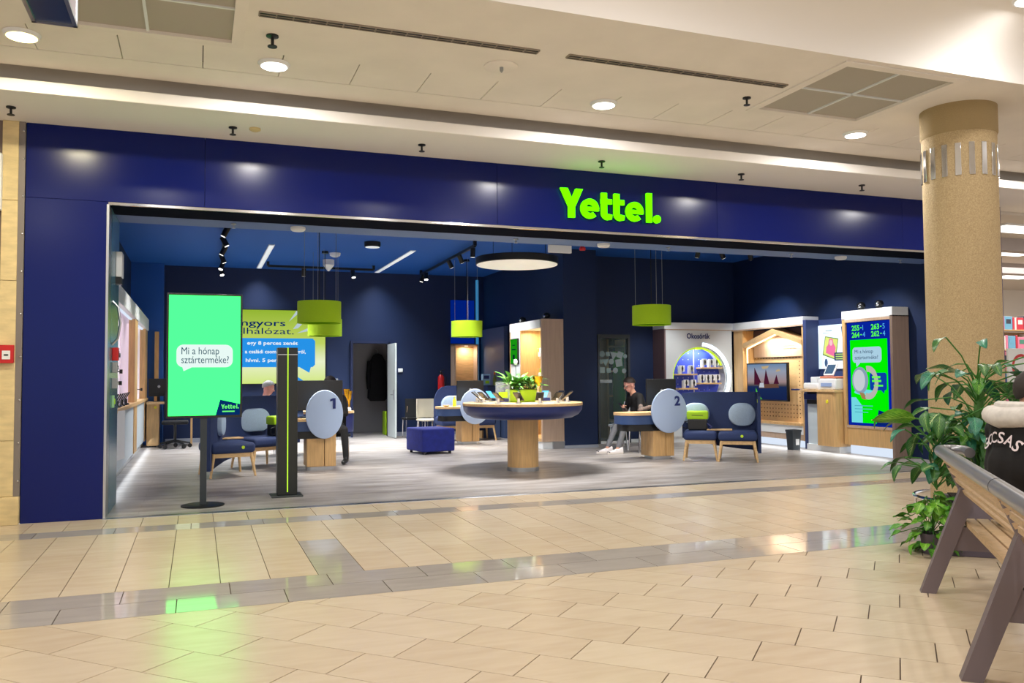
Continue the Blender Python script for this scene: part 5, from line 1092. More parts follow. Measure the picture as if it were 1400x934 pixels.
MB().cyl((-.45, 19.9, .12), .03, .42, 12).build('gas_lift', BLACK, oc); MB().box(-.72, -.18, 19.64, 20.16, .52, .60, .03).build('seat', BLKF, oc); MB().box(-.68, -.22, 20.12, 20.18, .66, 1.2, .03).build('backrest', BLKF, oc); MB().box(-.48, -.42, 20.1, 20.19, .5, .75).build('back_arm', BLACKP, oc, smooth=False)
cd = thing('corner_desk', 'oak corner desk beside the left wall unit', 'desk', (-.7, 20.9, 0))
MB().box(-1.05, -.80, 20.35, 20.98, .03, .95, .006).build('pedestal', WOOD, cd); MB().box(-1.06, -.1, 20.3, 21.05, .95, 1.0, .004).build('top', WOODH, cd); MB().box(-.14, -.10, 20.4, 20.98, 0, .95).build('side_leg', WOOD, cd, smooth=False); MB().box(-1.0, -.85, 20.4, 20.9, 0, .03).build('foot', BLACK, cd, smooth=False)
m = MB(); m.prism(ell(0, 0, .03, n=14), fy(-.87, 20.35, .88), .004); m.build('sticker', mat('yellow_sticker', (0, 0, 0)), cd, smooth=False)
monitor(-.82, 20.6, 1.0, .42, .40, 12, 'black monitor on the oak corner desk')
MB().box(-.93, -.84, 21.02, 21.08, 1.0, 2.6).build('oak_batten', WOOD, label='narrow upright oak batten behind the corner desk', cat='batten', smooth=False)
bn = thing('waste_bin', 'dark grey waste bin with a white label by the television unit', 'bin', (11.2, 14.0, 0))
m = MB(); P0 = rrect(-.11, .11, -.11, .11, .02, 3); k_ = len(P0); vs_ = []; fs_ = []
for s_, z_ in ((.82, 0), (1, .36), (1.08, .36), (1.08, .40), (.98, .40), (.95, .36)): vs_ += [(11.24 + p[0] * s_, 13.98 + p[1] * s_, z_) for p in P0]
for j in range(5):
    for i in range(k_): fs_.append((j * k_ + i, j * k_ + (i + 1) % k_, (j + 1) * k_ + (i + 1) % k_, (j + 1) * k_ + i))
fs_.append(tuple(range(k_))); fs_.append(tuple(range(5 * k_, 6 * k_))); m.add(vs_, fs_); m.build('bin_body', mat('bin_grey', (52, 60, 68), .5), bn)
m = MB(); m.add([(11.21, 13.872, .10), (11.29, 13.872, .10), (11.29, 13.868, .22), (11.21, 13.868, .22), (11.21, 13.878, .10), (11.29, 13.878, .10), (11.29, 13.88, .22), (11.21, 13.88, .22)], [(0, 1, 2, 3), (4, 7, 6, 5), (0, 4, 5, 1), (1, 5, 6, 2), (2, 6, 7, 3), (3, 7, 4, 0)]); m.build('bin_label', WHITE_P, bn, smooth=False)
# ================================================================== people
SKIN = mat('skin', (214, 160, 136), .55); SKINP = mat('skin_pink', (226, 164, 150), .55); TATT = mat('tattooed_skin', (150, 124, 112), .6, noise=.35, nscale=40, col2=(90, 84, 84))
HAIRD = mat('hair_dark', (40, 30, 26), .7, noise=.3, nscale=60); HAIRG = mat('hair_grey', (176, 176, 174), .7, noise=.25, nscale=60); TEEB = mat('black_cotton', (20, 20, 24), .85); JEANG = mat('grey_jeans', (116, 118, 124), .85, noise=.15, nscale=50); TROUB = mat('black_trousers', (18, 18, 22), .85); SHIRTB = mat('beige_shirt', (222, 210, 190), .8); HOODG = mat('grey_hood', (206, 200, 194), .9, noise=.12, nscale=30)
def body(name, caps, mats, parent, M, voxel=.012):
    # union of tapered capsules fused by a voxel remesh into one continuous surface; caps: (a, b, ra, rb, material index)
    m = MB()
    for a, b, ra, rb, mi in caps:
        a, b = Vector(a), Vector(b); d = b - a; L = d.length; n = 8; pts = []; rs = []
        dn = d.normalized() if L > 1e-6 else Vector((0, 0, 1))
        for i in range(6): t_ = math.sin(PI / 2 * (i / 5)); pts.append(a - dn * ra * (1 - t_)); rs.append(max(.001, ra * math.sqrt(max(0, 1 - (1 - t_) ** 2))))
        for i in range(1, 6): t_ = i / 5; pts.append(b + dn * rb * math.sin(PI / 2 * t_) if i else b); rs.append(max(.001, rb * math.cos(PI / 2 * t_)))
        pts.insert(6, b); rs.insert(6, rb)
        m.tube(pts, rs, 14)
    me = mesh_of(m.v, m.f, name, False); tmp = bpy.data.objects.new('tmp', me); C.objects.link(tmp)
    r = tmp.modifiers.new('r', 'REMESH'); r.mode = 'VOXEL'; r.voxel_size = voxel; s = tmp.modifiers.new('s', 'SMOOTH'); s.factor = .5; s.iterations = 4
    dg = bpy.context.evaluated_depsgraph_get(); dg.update(); out = bpy.data.meshes.new_from_object(tmp.evaluated_get(dg)); bpy.data.objects.remove(tmp)
    idx = []
    C_ = [(Vector(a), Vector(b), ra, rb, mi) for a, b, ra, rb, mi in caps]
    for p in out.polygons:
        c = p.center; best = None
        for a, b, ra, rb, mi in C_:
            d = b - a; t_ = max(0, min(1, (c - a).dot(d) / max(d.dot(d), 1e-9))); e = (c - (a + d * t_)).length - (ra + (rb - ra) * t_)
            if best is None or e < best[0]: best = (e, mi)
        idx.append(best[1])
    T = Matrix.Translation(-ORG[parent.name]) @ Matrix.Scale(K, 4) @ M
    out.transform(T)
    for mm in mats: out.materials.append(mm)
    out.polygons.foreach_set('material_index', idx); out.polygons.foreach_set('use_smooth', [True] * len(out.polygons)); out.update(); out.name = name
    o = bpy.data.objects.new(name, out); C.objects.link(o); o.parent = parent; ORG[o.name] = ORG[parent.name]
    return o
def hand(w_, d_, up, side, mi, curl=.5):
    # palm with four fingers and a thumb; w_ wrist, d_ pointing direction, up back of the hand, side sideways (to the thumb)
    w_, d_, up, side = Vector(w_), Vector(d_).normalized(), Vector(up).normalized(), Vector(side).normalized(); c = []
    for k in (-1.1, -.35, .35, 1.1): c.append((w_ + d_ * .02 + side * k * .016, w_ + d_ * .085 + side * k * .021, .016, .013, mi))
    for k, L in ((-1.1, .055), (-.35, .07), (.35, .075), (1.1, .065)):
        a = w_ + d_ * .09 + side * k * .021; b = a + (d_ * math.cos(curl) - up * math.sin(curl)) * L * .55; e = b + (d_ * math.cos(curl * 2.2) - up * math.sin(curl * 2.2)) * L * .5
        c += [(a, b, .0095, .0085, mi), (b, e, .0085, .007, mi)]
    a = w_ + d_ * .03 + side * .025; b = a + (d_ * .6 + side * .7 - up * .2).normalized() * .04; e = b + (d_ * .9 + side * .2 - up * .4).normalized() * .032
    c += [(a, b, .013, .011, mi), (b, e, .011, .008, mi)]
    return c
def head_caps(c, f, up, sk):
    c, f, up = Vector(c), Vector(f).normalized(), Vector(up).normalized(); s_ = up.cross(f).normalized(); k = []
    k.append((c + up * .035 - f * .012, c + up * .03 + f * .02, .088, .078, sk)); k.append((c + up * .0 + f * .02, c - up * .075 + f * .05, .068, .036, sk)); k.append((c - up * .03 - f * .02, c - up * .05 + f * .03, .062, .05, sk))
    k.append((c + up * .015 + f * .098, c - up * .025 + f * .112, .011, .016, sk))            # nose
    for q in (-1, 1):
        k.append((c + s_ * q * .084 + up * .012 - f * .005, c + s_ * q * .088 - up * .022, .013, .011, sk))   # ears
        k.append((c + s_ * q * .035 + up * .03 + f * .083, c + s_ * q * .012 + up * .032 + f * .09, .010, .008, sk))  # brows
    k.append((c - up * .058 + f * .082 - s_ * .02, c - up * .058 + f * .082 + s_ * .02, .009, .009, sk))    # mouth
    return k
def face_bits(parent, M, c, f, up, glasses=False):
    c, f, up = Vector(c), Vector(f).normalized(), Vector(up).normalized(); s_ = up.cross(f).normalized()
    for q in (-1, 1):
        p = c + s_ * q * .032 + up * .012 + f * .086; MB(M).ball(tuple(p), .012, .012, .012, 10, 8).build('eye', mat('eye_white', (235, 232, 228), .2), parent)
        MB(M).ball(tuple(p + f * .008), .006, .006, .006, 8, 6).build('iris', mat('iris_dark', (40, 28, 20), .2), parent)
    p = c - up * .060 + f * .088; MB(M).tube([p - s_ * .022, p + f * .006, p + s_ * .022], .005, 6).build('lips', mat('lips', (176, 96, 90), .5), parent)
    if glasses:
        m = MB(M)
        for q in (-1, 1):
            o = c + s_ * q * .034 + up * .012 + f * .108; m.tube([o + (s_ * math.cos(a) * .026 + up * math.sin(a) * .02) for a in [2 * PI * i / 16 for i in range(16)]], .003, 5, True); m.tube([o + s_ * q * .026, c + s_ * q * .092 + up * .016 - f * .0], .003, 5)
        m.tube([c + s_ * .010 + up * .014 + f * .110, c - s_ * .010 + up * .014 + f * .110], .003, 5); m.build('glasses', BLACK, parent)
def hair(parent, M, c, f, up, mm, vol=.012, back=.0):
    # cap of hair over the skull, open at the face
    c, f, up = Vector(c), Vector(f).normalized(), Vector(up).normalized(); s_ = up.cross(f).normalized(); R = Matrix((s_, f, up)).transposed().to_4x4(); R.translation = c
    vs = []; fs = []; n, mrow = 28, 12
    for layer, rr in ((0, 1.0), (1, .86)):
        for j in range(mrow + 1):
            for i in range(n):
                a = 2 * PI * i / n; fr_ = math.sin(a)              # 1 towards the face
                lim = 1.02 + .95 * (1 - fr_) / 2 + back * max(0, -fr_); el = lim * j / mrow; wob = 1 + .03 * math.sin(7 * a + 3 * j) * (layer == 0)
                rx, ry, rz_ = (.092 + vol) * rr * wob, (.105 + vol) * rr * wob, (.100 + vol) * rr * wob
                vs.append((rx * math.sin(el) * math.cos(a), ry * math.sin(el) * math.sin(a) - .006, rz_ * math.cos(el) + .035))
    N1 = (mrow + 1) * n
    for L_ in (0, 1):
        for j in range(mrow):
            for i in range(n):
                q = (L_ * N1 + j * n + i, L_ * N1 + j * n + (i + 1) % n, L_ * N1 + (j + 1) * n + (i + 1) % n, L_ * N1 + (j + 1) * n + i); fs.append(q if L_ == 0 else q[::-1])
    for i in range(n): a = mrow * n; fs.append((a + i, a + (i + 1) % n, N1 + a + (i + 1) % n, N1 + a + i))
    MB(M @ R).add(vs, fs).build('hair', mm, parent)
def shoe(parent, M, heel, toe, up_m, sole_m, dark):
    h_, t_ = Vector(heel), Vector(toe); d = (t_ - h_); L = d.length; d.normalize(); s_ = Vector((0, 0, 1)).cross(d).normalized(); u_ = d.cross(s_); R = Matrix((d, s_, u_)).transposed().to_4x4(); R.translation = h_
    out = [(L * u, .036 * (1 + .28 * math.sin(PI * u * .9)) * (1 - .55 * max(0, u - .8) / .2) * (.75 + .25 * min(1, u / .12))) for u in [i / 12 for i in range(13)]]
    def lay(ks, zs):
        vs = []; fs = []; n = len(out)
        for kk, z in zip(ks, zs): vs += [(x, y * kk, z if not callable(z) else z(x / L)) for x, y in out] + [(x, -y * kk, z if not callable(z) else z(x / L)) for x, y in out[::-1]]
        c = 2 * n
        for j in range(len(ks) - 1):
            for i in range(c): fs.append((j * c + i, j * c + (i + 1) % c, (j + 1) * c + (i + 1) % c, (j + 1) * c + i))
        for j in (0, len(ks) - 1):
            for i in range(n - 1): fs.append((j * c + i, j * c + i + 1, j * c + c - 2 - i, j * c + c - 1 - i))
        return vs, fs
    tp_ = lambda u: .035 + .055 * max(0, 1 - u * 1.25) ** .8 + .022 * (1 - u)
    a = MB(M @ R).add(*lay((1.06, 1.08, 1.04), (0, .012, .03))).build('sole', sole_m, parent)
    b = MB(M @ R).add(*lay((1.0, .98, .8, .45), (.028, lambda u: .03 + (tp_(u) - .03) * .5, lambda u: .03 + (tp_(u) - .03) * .85, tp_))).build('shoe', up_m, parent)
    m = MB(M @ R); m.tube([(L * .55, -.036, .035), (L * .45, -.034, .06), (L * .3, -.03, .065)], .008, 6); m.tube([(L * .55, .036, .035), (L * .45, .034, .06), (L * .3, .03, .065)], .008, 6); m.tube([(L * .86, -.03, .03), (L * .97, 0, .035), (L * .86, .03, .03)], .012, 6); m.build('shoe_trim', dark, b)
S_ = 1 / K
# seated man at desk two (faces towards -X)
P2 = thing('person', 'seated man in black t-shirt, grey jeans and white sneakers looking down at his hands', 'person', (8.25, 14.8, 0)); M = rz((8.25, 14.8, 0), 180, S_)
hc = (.235, .01, 1.165); hf = (.93, -.06, -.36); hu = (.36, 0, .93)
hips = (0, 0, .52); caps = [((-.02, -.08, .53), (-.02, .08, .53), .13, .13, 1), ((-.01, 0, .56), (.07, 0, .74), .15, .145, 0), ((.05, -.05, .74), (.12, -.07, .93), .125, .11, 0), ((.05, .05, .74), (.12, .07, .93), .125, .11, 0), ((.13, -.15, .96), (.13, .15, .96), .075, .075, 0), ((.14, 0, .98), (.20, 0, 1.09), .06, .052, 2)]
for q, kn, an in ((-1, (.40, -.10, .57), (.61, -.09, .13)), (1, (.37, .13, .55), (.52, .12, .13))):
    caps += [((0, q * .09, .53), kn, .088, .064, 1), (kn, an, .062, .043, 1), (an, (an[0] + .02, an[1], .075), .036, .034, 2), ((an[0] + .01, an[1], .06), (an[0] + .12, an[1], .04), .032, .026, 4)]
caps += [((.13, .17, .95), (.17, .25, .76), .06, .048, 0), ((.16, .245, .80), (.18, .26, .73), .048, .043, 3), ((.18, .26, .73), (.02, .40, .81), .043, .03, 3)]
caps += hand((.01, .41, .815), (-.9, .35, .1), (0, 0, 1), (-.35, -.9, 0), 2, .5)
caps += [((.13, -.17, .95), (.18, -.24, .74), .06, .048, 0), ((.18, -.24, .76), (.19, -.24, .71), .048, .043, 3), ((.19, -.24, .71), (.33, -.07, .79), .043, .03, 3)]
caps += hand((.335, -.06, .795), (.5, .75, .2), (.3, -.3, .9), (-.75, .5, .2), 2, .7)
caps += head_caps(hc, hf, hu, 5)
body('body', caps, [TEEB, JEANG, SKIN, TATT, WHITE_P, SKINP], P2, M, .011); face_bits(P2, M, hc, hf, hu, True); hair(P2, M, hc, hf, hu, HAIRD, .008)
SNK = mat('sneaker_white', (224, 218, 220), .5); SNKD = mat('sneaker_black', (30, 26, 32), .5); SOLE = mat('sneaker_sole', (214, 206, 200), .6)
shoe(P2, M, (.54, -.09, .0), (.84, -.10, .0), SNK, SOLE, SNKD); shoe(P2, M, (.45, .12, .0), (.75, .14, .0), SNK, SOLE, SNKD)
m = MB(M); m.prism(ell(0, 0, .035, .04, 20), ((.155, .205, .79), (-.6, .8, 0), (0, 0, 1), (.8, .6, 0)), .002); m.build('shirt_print', WHITE_P, P2, smooth=False)
t = thing('held_phone', 'black phone held in the seated man\'s hand', 'phone', tuple(M @ Vector((.38, .0, .83)))); MB(M @ Matrix.Translation((.39, .01, .80)) @ Matrix.Rotation(.7, 4, 'Y')).box(-.006, .006, -.037, .037, -.07, .07, .003).build('phone_body', BLACKP, t)
# grey haired visitor at the rear left desk
P1 = thing('person', 'grey haired visitor in a pale shirt sitting behind the navy sofa', 'person', (1.18, 17.3, 0)); M = rz((1.18, 17.3, 0), -6, S_ * .96); hc = (.12, 0, 1.20); hf = (.97, 0, -.25); hu = (.25, 0, .97)
caps = [((0, -.08, .53), (0, .08, .53), .13, .13, 1), ((0, 0, .56), (.03, 0, .76), .15, .15, 0), ((.03, -.06, .78), (.05, -.07, .96), .125, .11, 0), ((.03, .06, .78), (.05, .07, .96), .125, .11, 0), ((.05, -.16, .99), (.05, .16, .99), .075, .075, 0), ((.06, 0, 1.0), (.09, 0, 1.12), .062, .055, 2)]
for q in (-1, 1): caps += [((0, q * .09, .53), (.42, q * .11, .52), .088, .064, 1), ((.42, q * .11, .52), (.44, q * .11, .09), .062, .043, 1), ((.44, q * .11, .06), (.58, q * .12, .04), .042, .036, 3), ((.05, q * .19, .97), (.12, q * .25, .74), .06, .047, 0), ((.12, q * .25, .74), (.33, q * .16, .78), .046, .033, 0)] + hand((.345, q * .155, .785), (.95, -q * .2, .05), (0, 0, 1), (0, -q, 0), 2, .4)
caps += head_caps(hc, hf, hu, 2); body('body', caps, [SHIRTB, TROUB, SKINP, BLACK], P1, M, .013); face_bits(P1, M, hc, hf, hu); hair(P1, M, hc, hf, hu, HAIRG, .010, .1)
# clerk behind the monitor of desk one
P3 = thing('person', 'clerk in dark clothes sitting behind the monitor of desk one', 'person', (2.28, 15.45, 0)); M = rz((2.28, 15.45, 0), -115, S_); hc = (.10, 0, 1.22); hf = (.96, 0, -.28); hu = (.28, 0, .96)
caps = [((0, -.08, .53), (0, .08, .53), .13, .13, 1), ((0, 0, .56), (.02, 0, .76), .15, .15, 0), ((.02, -.06, .78), (.03, -.07, .97), .125, .11, 0), ((.02, .06, .78), (.03, .07, .97), .125, .11, 0), ((.03, -.16, 1.0), (.03, .16, 1.0), .075, .075, 0), ((.04, 0, 1.02), (.07, 0, 1.14), .06, .053, 2)]
for q, kn, an in ((-1, (.40, -.12, .52), (.42, -.13, .09)), (1, (.36, .30, .52), (.40, .34, .09))): caps += [((0, q * .09, .53), kn, .088, .064, 1), (kn, an, .062, .043, 1), ((an[0], an[1], .06), (an[0] + .14, an[1], .04), .042, .036, 3), ((.03, q * .19, .98), (.10, q * .25, .76), .06, .047, 0), ((.10, q * .25, .76), (.33, q * .14, .80), .046, .033, 0)] + hand((.345, q * .135, .805), (.95, -q * .2, .0), (0, 0, 1), (0, -q, 0), 2, .4)
caps += head_caps(hc, hf, hu, 2); body('body', caps, [TEEB, TROUB, SKIN, BLACK], P3, M, .013); face_bits(P3, M, hc, hf, hu, True); hair(P3, M, hc, hf, hu, HAIRD, .006)
rd = thing('service_desk', 'plain oak service desk at the rear left under the smaller pendant', 'desk', (2.4, 17.6, 0))
MB().prism(rrect(1.72, 2.72, 17.0, 17.7, .25, 8), ((0, 0, .80), (1, 0, 0), (0, 1, 0), (0, 0, 1)), .045).build('top', WOODH, rd); MB().prism(rrect(1.74, 2.70, 17.02, 17.68, .24, 8), ((0, 0, .64), (1, 0, 0), (0, 1, 0), (0, 0, 1)), .16).build('apron', MATS['apron_blue'], rd); MB().box(2.2, 2.6, 17.15, 17.55, 0, .64, .01).build('pedestal', WOOD, rd)

# ================================================================== bench on the walkway
Ld, Sd = Vector((.65, .76, 0)).normalized(), Vector((.76, -.65, 0)).normalized()
def bp(L, s, z): return tuple(Ld * L + Sd * s + Vector((0, 0, z)))
be = thing('bench', 'grey metal and wood slat mall bench seen from behind', 'bench', bp(5.6, 1.1, 0))
for L in (4.72, 6.50):
    # slanted rear leg, front leg and cross plate in the plane across the bench
    for a, b, w0 in (((.66, 0), (.93, .72), .085), ((1.55, 0), (1.30, .50), .085)):
        m = MB(); d2 = Vector((b[0] - a[0], b[1] - a[1])); nn = Vector((-d2.y, d2.x)).normalized() * w0 / 2
        poly = [(a[0] - .048, 0), (a[0] + .048, 0), (b[0] + .055, b[1]), (b[0] - .055, b[1])]
        m.prism(poly, (Vector(bp(L - .04, 0, 0)), Sd, (0, 0, 1), Ld), .08); m.build('leg', BENCHM, be)
    m = MB(); m.prism([(.82, .30), (1.42, .30), (1.36, .46), (.87, .46)], (Vector(bp(L - .03, 0, 0)), Sd, (0, 0, 1), Ld), .06); m.build('cross_plate', BENCHM, be)
for i in range(4):
    f = i / 3; s0, z0 = .80 + .10 * f, .90 - .20 * f
    m = MB(); n2 = Vector((Sd.x * .12, Sd.y * .12, -.26)).normalized(); hh = .016
    a, b = Vector(bp(4.68, s0, z0)), Vector(bp(6.62, s0, z0)); c_ = n2 * hh; t2 = (Ld.cross(n2)).normalized() * .011
    vs = [q + c_ * i_ + t2 * j_ for q in (a, b) for i_, j_ in ((-1, -1), (1, -1), (1, 1), (-1, 1))]
    m.add(vs, [(0, 3, 2, 1), (4, 5, 6, 7), (0, 1, 5, 4), (1, 2, 6, 5), (2, 3, 7, 6), (3, 0, 4, 7)]); m.build('back_slat', BENCHW, be, smooth=False)
for i in range(6):
    s0 = .94 + i * .085
    m = MB(); m.bar(bp(3.6, s0, .48), bp(6.62, s0, .48), .07, .035); m.build('seat_slat', BENCHW, be, smooth=False)
def rail(L0, L1):
    m = MB(); m.tube([bp(L0, .785, .955), bp(L1, .785, .955)], .042, 16); return m
rail(4.64, 6.68).build('top_rail', RAILM, be); rail(3.2, 4.62).build('top_rail', RAILM, be)
m = MB(); m.tube([bp(6.68, .785, .955), bp(6.78, .80, .955), bp(6.82, .86, .955), bp(6.79, .91, .955), bp(6.72, .95, .955), bp(6.62, .96, .95)], .036, 12); m.build('rail_return', RAILM, be)
for L in (4.70, 6.60): MB().tube([bp(L, .80, .93), bp(L, .92, .64)], .018, 8).build('back_strut', BENCHM, be)
for i in range(4):
    f = i / 3; s0, z0 = .80 + .10 * f, .90 - .20 * f; MB().bar(bp(3.2, s0, z0), bp(4.58, s0, z0), .022, .032).build('back_slat', BENCHW, be, smooth=False)
# person on the bench, back to the camera
P4 = thing('person', 'person in black hoodie with white arched lettering sitting on the bench', 'person', bp(6.36, 1.24, 0)); M = rz(bp(6.36, 1.24, 0), -18, S_); hc = (.10, .03, 1.19); hf = (.93, -.1, -.35); hu = (.33, 0, .94)
HOOD = mat('black_hoodie', (17, 15, 17), .9, noise=.1, nscale=30, bump=.2, bscale=15)
caps = [((0, -.09, .56), (0, .09, .56), .14, .14, 1), ((-.01, 0, .58), (-.02, 0, .78), .175, .18, 0), ((-.02, -.08, .78), (.0, -.09, .98), .15, .125, 0), ((-.02, .08, .78), (.0, .09, .98), .15, .125, 0), ((-.03, 0, .74), (-.015, 0, .99), .155, .135, 0), ((.0, -.18, 1.0), (.0, .18, 1.0), .085, .085, 0), ((.02, 0, 1.0), (.08, .01, 1.12), .07, .06, 2)]
for q in (-1, 1): caps += [((.02, q * .1, .55), (.46, q * .13, .54), .095, .07, 1), ((.46, q * .13, .54), (.50, q * .13, .1), .068, .046, 1), ((.50, q * .13, .06), (.66, q * .14, .04), .045, .038, 3), ((.0, q * .24, .98), (.06, q * .30, .72), .075, .06, 0), ((.06, q * .30, .72), (.32, q * .20, .70), .058, .04, 0)] + hand((.335, q * .195, .70), (.95, -q * .25, .0), (0, 0, 1), (0, -q, 0), 2, .6)
caps += head_caps(hc, hf, hu, 2); P4B = body('body', caps, [HOOD, TROUB, SKIN, BLACK], P4, M, .013); hair(P4, M, hc, hf, hu, HAIRD, .02, .45); face_bits(P4, M, hc, hf, hu)
m = MB(M)
m.tube([(.10, .17, 1.05), (.02, .20, 1.07), (-.09, .15, 1.075), (-.14, .0, 1.065), (-.09, -.15, 1.075), (.02, -.20, 1.07), (.10, -.17, 1.05)], [.03, .05, .058, .06, .058, .05, .03], 12)
m.tube([(.02, .16, 1.12), (-.06, .12, 1.125), (-.09, .0, 1.12), (-.06, -.12, 1.125), (.02, -.16, 1.12)], [.025, .036, .042, .036, .025], 10); m.build('hood', HOODG, P4)
WT = mat('white_print', (226, 212, 216), .7)
from mathutils.bvhtree import BVHTree
bm_ = P4B.data; bvh = BVHTree.FromPolygons([v.co for v in bm_.vertices], [tuple(p.vertices) for p in bm_.polygons])
toM = Matrix.Translation(-ORG[P4.name]) @ Matrix.Scale(K, 4) @ M; dirx = (M.to_3x3() @ Vector((1, 0, 0))).normalized(); back = M.inverted() @ Matrix.Scale(1 / K, 4) @ Matrix.Translation(ORG[P4.name])
m = MB(M)
for i, ch in enumerate('GCCSAS'):
    th = .66 - i * .25; y = -.02 + .20 * math.sin(th); z = .80 + .125 * math.cos(th * 1.3); tl = th * .95
    r2 = Vector((0, -math.cos(tl), math.sin(tl))); u2 = Vector((0, math.sin(tl), math.cos(tl)))
    q = MB(); text(q, ch, (Vector((0, y, z)), r2, u2, Vector((-1, 0, 0))), .062, bold=.015, align='C', lift=0)
    out = []
    for p in q.v:
        h = bvh.ray_cast(toM @ Vector((-.8, p.y, p.z)), dirx)
        out.append((back @ (h[0] - dirx * .016)) if h[0] else Vector((-.1, p.y, p.z)))
    m.add(out, q.f)
m.build('back_lettering', WT, P4, smooth=False)

# ================================================================== planter with tall plant by the column
PXc, PYc = 6.21, 5.35
pl = thing('planter', 'tall variegated leafy plant in a grey planter beside the column', 'potted plant', (PXc, PYc, 0))
MB(rz((PXc, PYc, 0), 50)).box(-.27, .27, -.27, .27, .0, .09, .006).build('planter_foot', mat('planter_dark', (86, 76, 88), .6), pl)
MB(rz((PXc, PYc, 0), 50)).box(-.25, .25, -.25, .25, .09, .45, .015).build('planter_box', mat('planter_grey', (108, 98, 108), .6), pl); MB(rz((PXc, PYc, 0), 50)).box(-.22, .22, -.22, .22, .44, .46).build('soil', MATS['soil'], pl, smooth=False)
STEM = MATS['stem']
big = [leaf_mesh('leaf', .26, .115, .7, VAR), leaf_mesh('leaf', .23, .10, 1.1, DKG), leaf_mesh('leaf', .21, .105, .5, GRN), leaf_mesh('leaf', .23, .12, .9, TEAL)]
rs = random.Random(21)
trunk = [(PXc, PYc, .44), (PXc - .01, PYc + .02, .9), (PXc + .03, PYc, 1.3), (PXc + .02, PYc, 1.48)]
MB().tube(trunk, [.03, .035, .04, .02], 10).build('trunk', mat('trunk_green', (70, 116, 48), .6), pl)
def spray(n, z0, z1, r0, r1, el0, el1, pool, rnd, base=(PXc, PYc), scale=(.7, 1.05), stemr=.006):
    for i in range(n):
        a = rnd.uniform(0, 2 * PI); z = rnd.uniform(z0, z1); r = rnd.uniform(r0, r1); el = rnd.uniform(el0, el1)
        b = Vector((base[0], base[1], z)); e = b + Vector((math.cos(a) * r, math.sin(a) * r, rnd.uniform(.05, .30) * (r / .3)))
        mid = (b + e) / 2 + Vector((0, 0, .06)); MB().tube([b, mid, e], stemr, 5).build('leaf_stalk', STEM, pl)
        inst(rnd.choice(pool), 'leaf', pl, tuple(e), leaf_rot((math.cos(a + rnd.uniform(-.6, .6)) * math.cos(el), math.sin(a + rnd.uniform(-.6, .6)) * math.cos(el), math.sin(el)), rnd.uniform(-.5, .5)), rnd.uniform(*scale))
spray(38, 1.0, 1.42, .12, .45, -.5, .5, [big[0], big[0], big[1], big[3]], rs)
spray(80, .55, 1.10, .10, .42, -.6, .5, [big[0], big[1], big[2], big[3]], rs)
spray(34, .5, .85, .15, .38, -1.0, .1, [big[1], big[1], big[3]], rs)
spray(5, 1.44, 1.48, .05, .16, -.6, .6, [big[0], big[2]], rs)
spray(40, .5, .95, .12, .40, -.9, .3, [big[1], big[1], big[3], big[0]], rs, base=(5.92, 5.52), scale=(.7, 1.0))
# long frond reaching past the column towards the shop
b = Vector((PXc - .1, PYc + .05, .95)); e = Vector((5.78, 5.60, 1.12)); MB().tube([b, (b + e) / 2 + Vector((0, 0, .05)), e], .008, 6).build('leaf_stalk', STEM, pl)
inst(leaf_mesh('leaf', .36, .17, .3, BRG), 'leaf', pl, tuple(e), leaf_rot((-.8, .6, .05), .9))
gp = thing('trailing_plant', 'bright green small leaved plant trailing at the foot of the planter', 'plant', (5.78, 5.45, 0))
sm = [leaf_mesh('leaf', .13, .095, .6, BRG), leaf_mesh('leaf', .11, .08, .9, BRG), leaf_mesh('leaf', .12, .085, .6, GRN)]
MB().lathe([(.08, 0), (.10, .17), (.09, .17), (.08, .15)], (5.78, 5.45, 0), 20).build('pot', mat('planter_dark', (0, 0, 0)), gp)
for i in range(95):
    a = rs.uniform(0, 2 * PI); r = abs(rs.gauss(.11, .08)); z = rs.uniform(.04, .50) * (1.1 - min(r, .3) * 1.2)
    p = Vector((5.78 + r * math.cos(a), 5.45 + r * math.sin(a), max(.05, z)))
    if i % 3 == 0: MB().tube([(5.78, 5.45, .18), (5.78 + r * .5 * math.cos(a), 5.45 + r * .5 * math.sin(a), max(.2, z + .05)), p], .004, 5).build('leaf_stalk', STEM, gp)
    inst(rs.choice(sm), 'leaf', gp, tuple(p), leaf_rot((math.cos(a), math.sin(a), rs.uniform(-.7, .3)), rs.uniform(-.4, .4)), rs.uniform(.8, 1.25))

# ================================================================== bookshop seen past the column
MB().box(12.4, 34, 10.4, 20, -.05, .0).build('floor_bookshop', mat('bookshop_floor', (170, 150, 126), .4), kind='structure', label='tan floor of the bookshop', smooth=False)
MB().box(12.4, 34, 19.9, 20.05, 0, 4.3).build('wall_bookshop', mat('bookshop_white', (226, 220, 212), .8), kind='structure', label='white back wall of the bookshop', smooth=False)
MB().box(12.16, 12.4, 10.26, 20, 0, 4.3).build('wall_between_shops', mat('bookshop_white', (0, 0, 0)), kind='structure', label='wall between the shops', smooth=False)
MB().box(12.4, 34, 10.4, 20, 4.2, 4.3).build('ceiling_bookshop', mat('bookshop_ceiling', (214, 206, 198), .8), kind='structure', label='pale ceiling of the bookshop', smooth=False)
for y in (12.2, 15.0): MB().box(12.4, 34, y, y + .25, 3.95, 4.2).build('ceiling_beam', mat('beam_grey', (176, 168, 168), .8), kind='structure', label='grey ceiling beam of the bookshop', smooth=False)
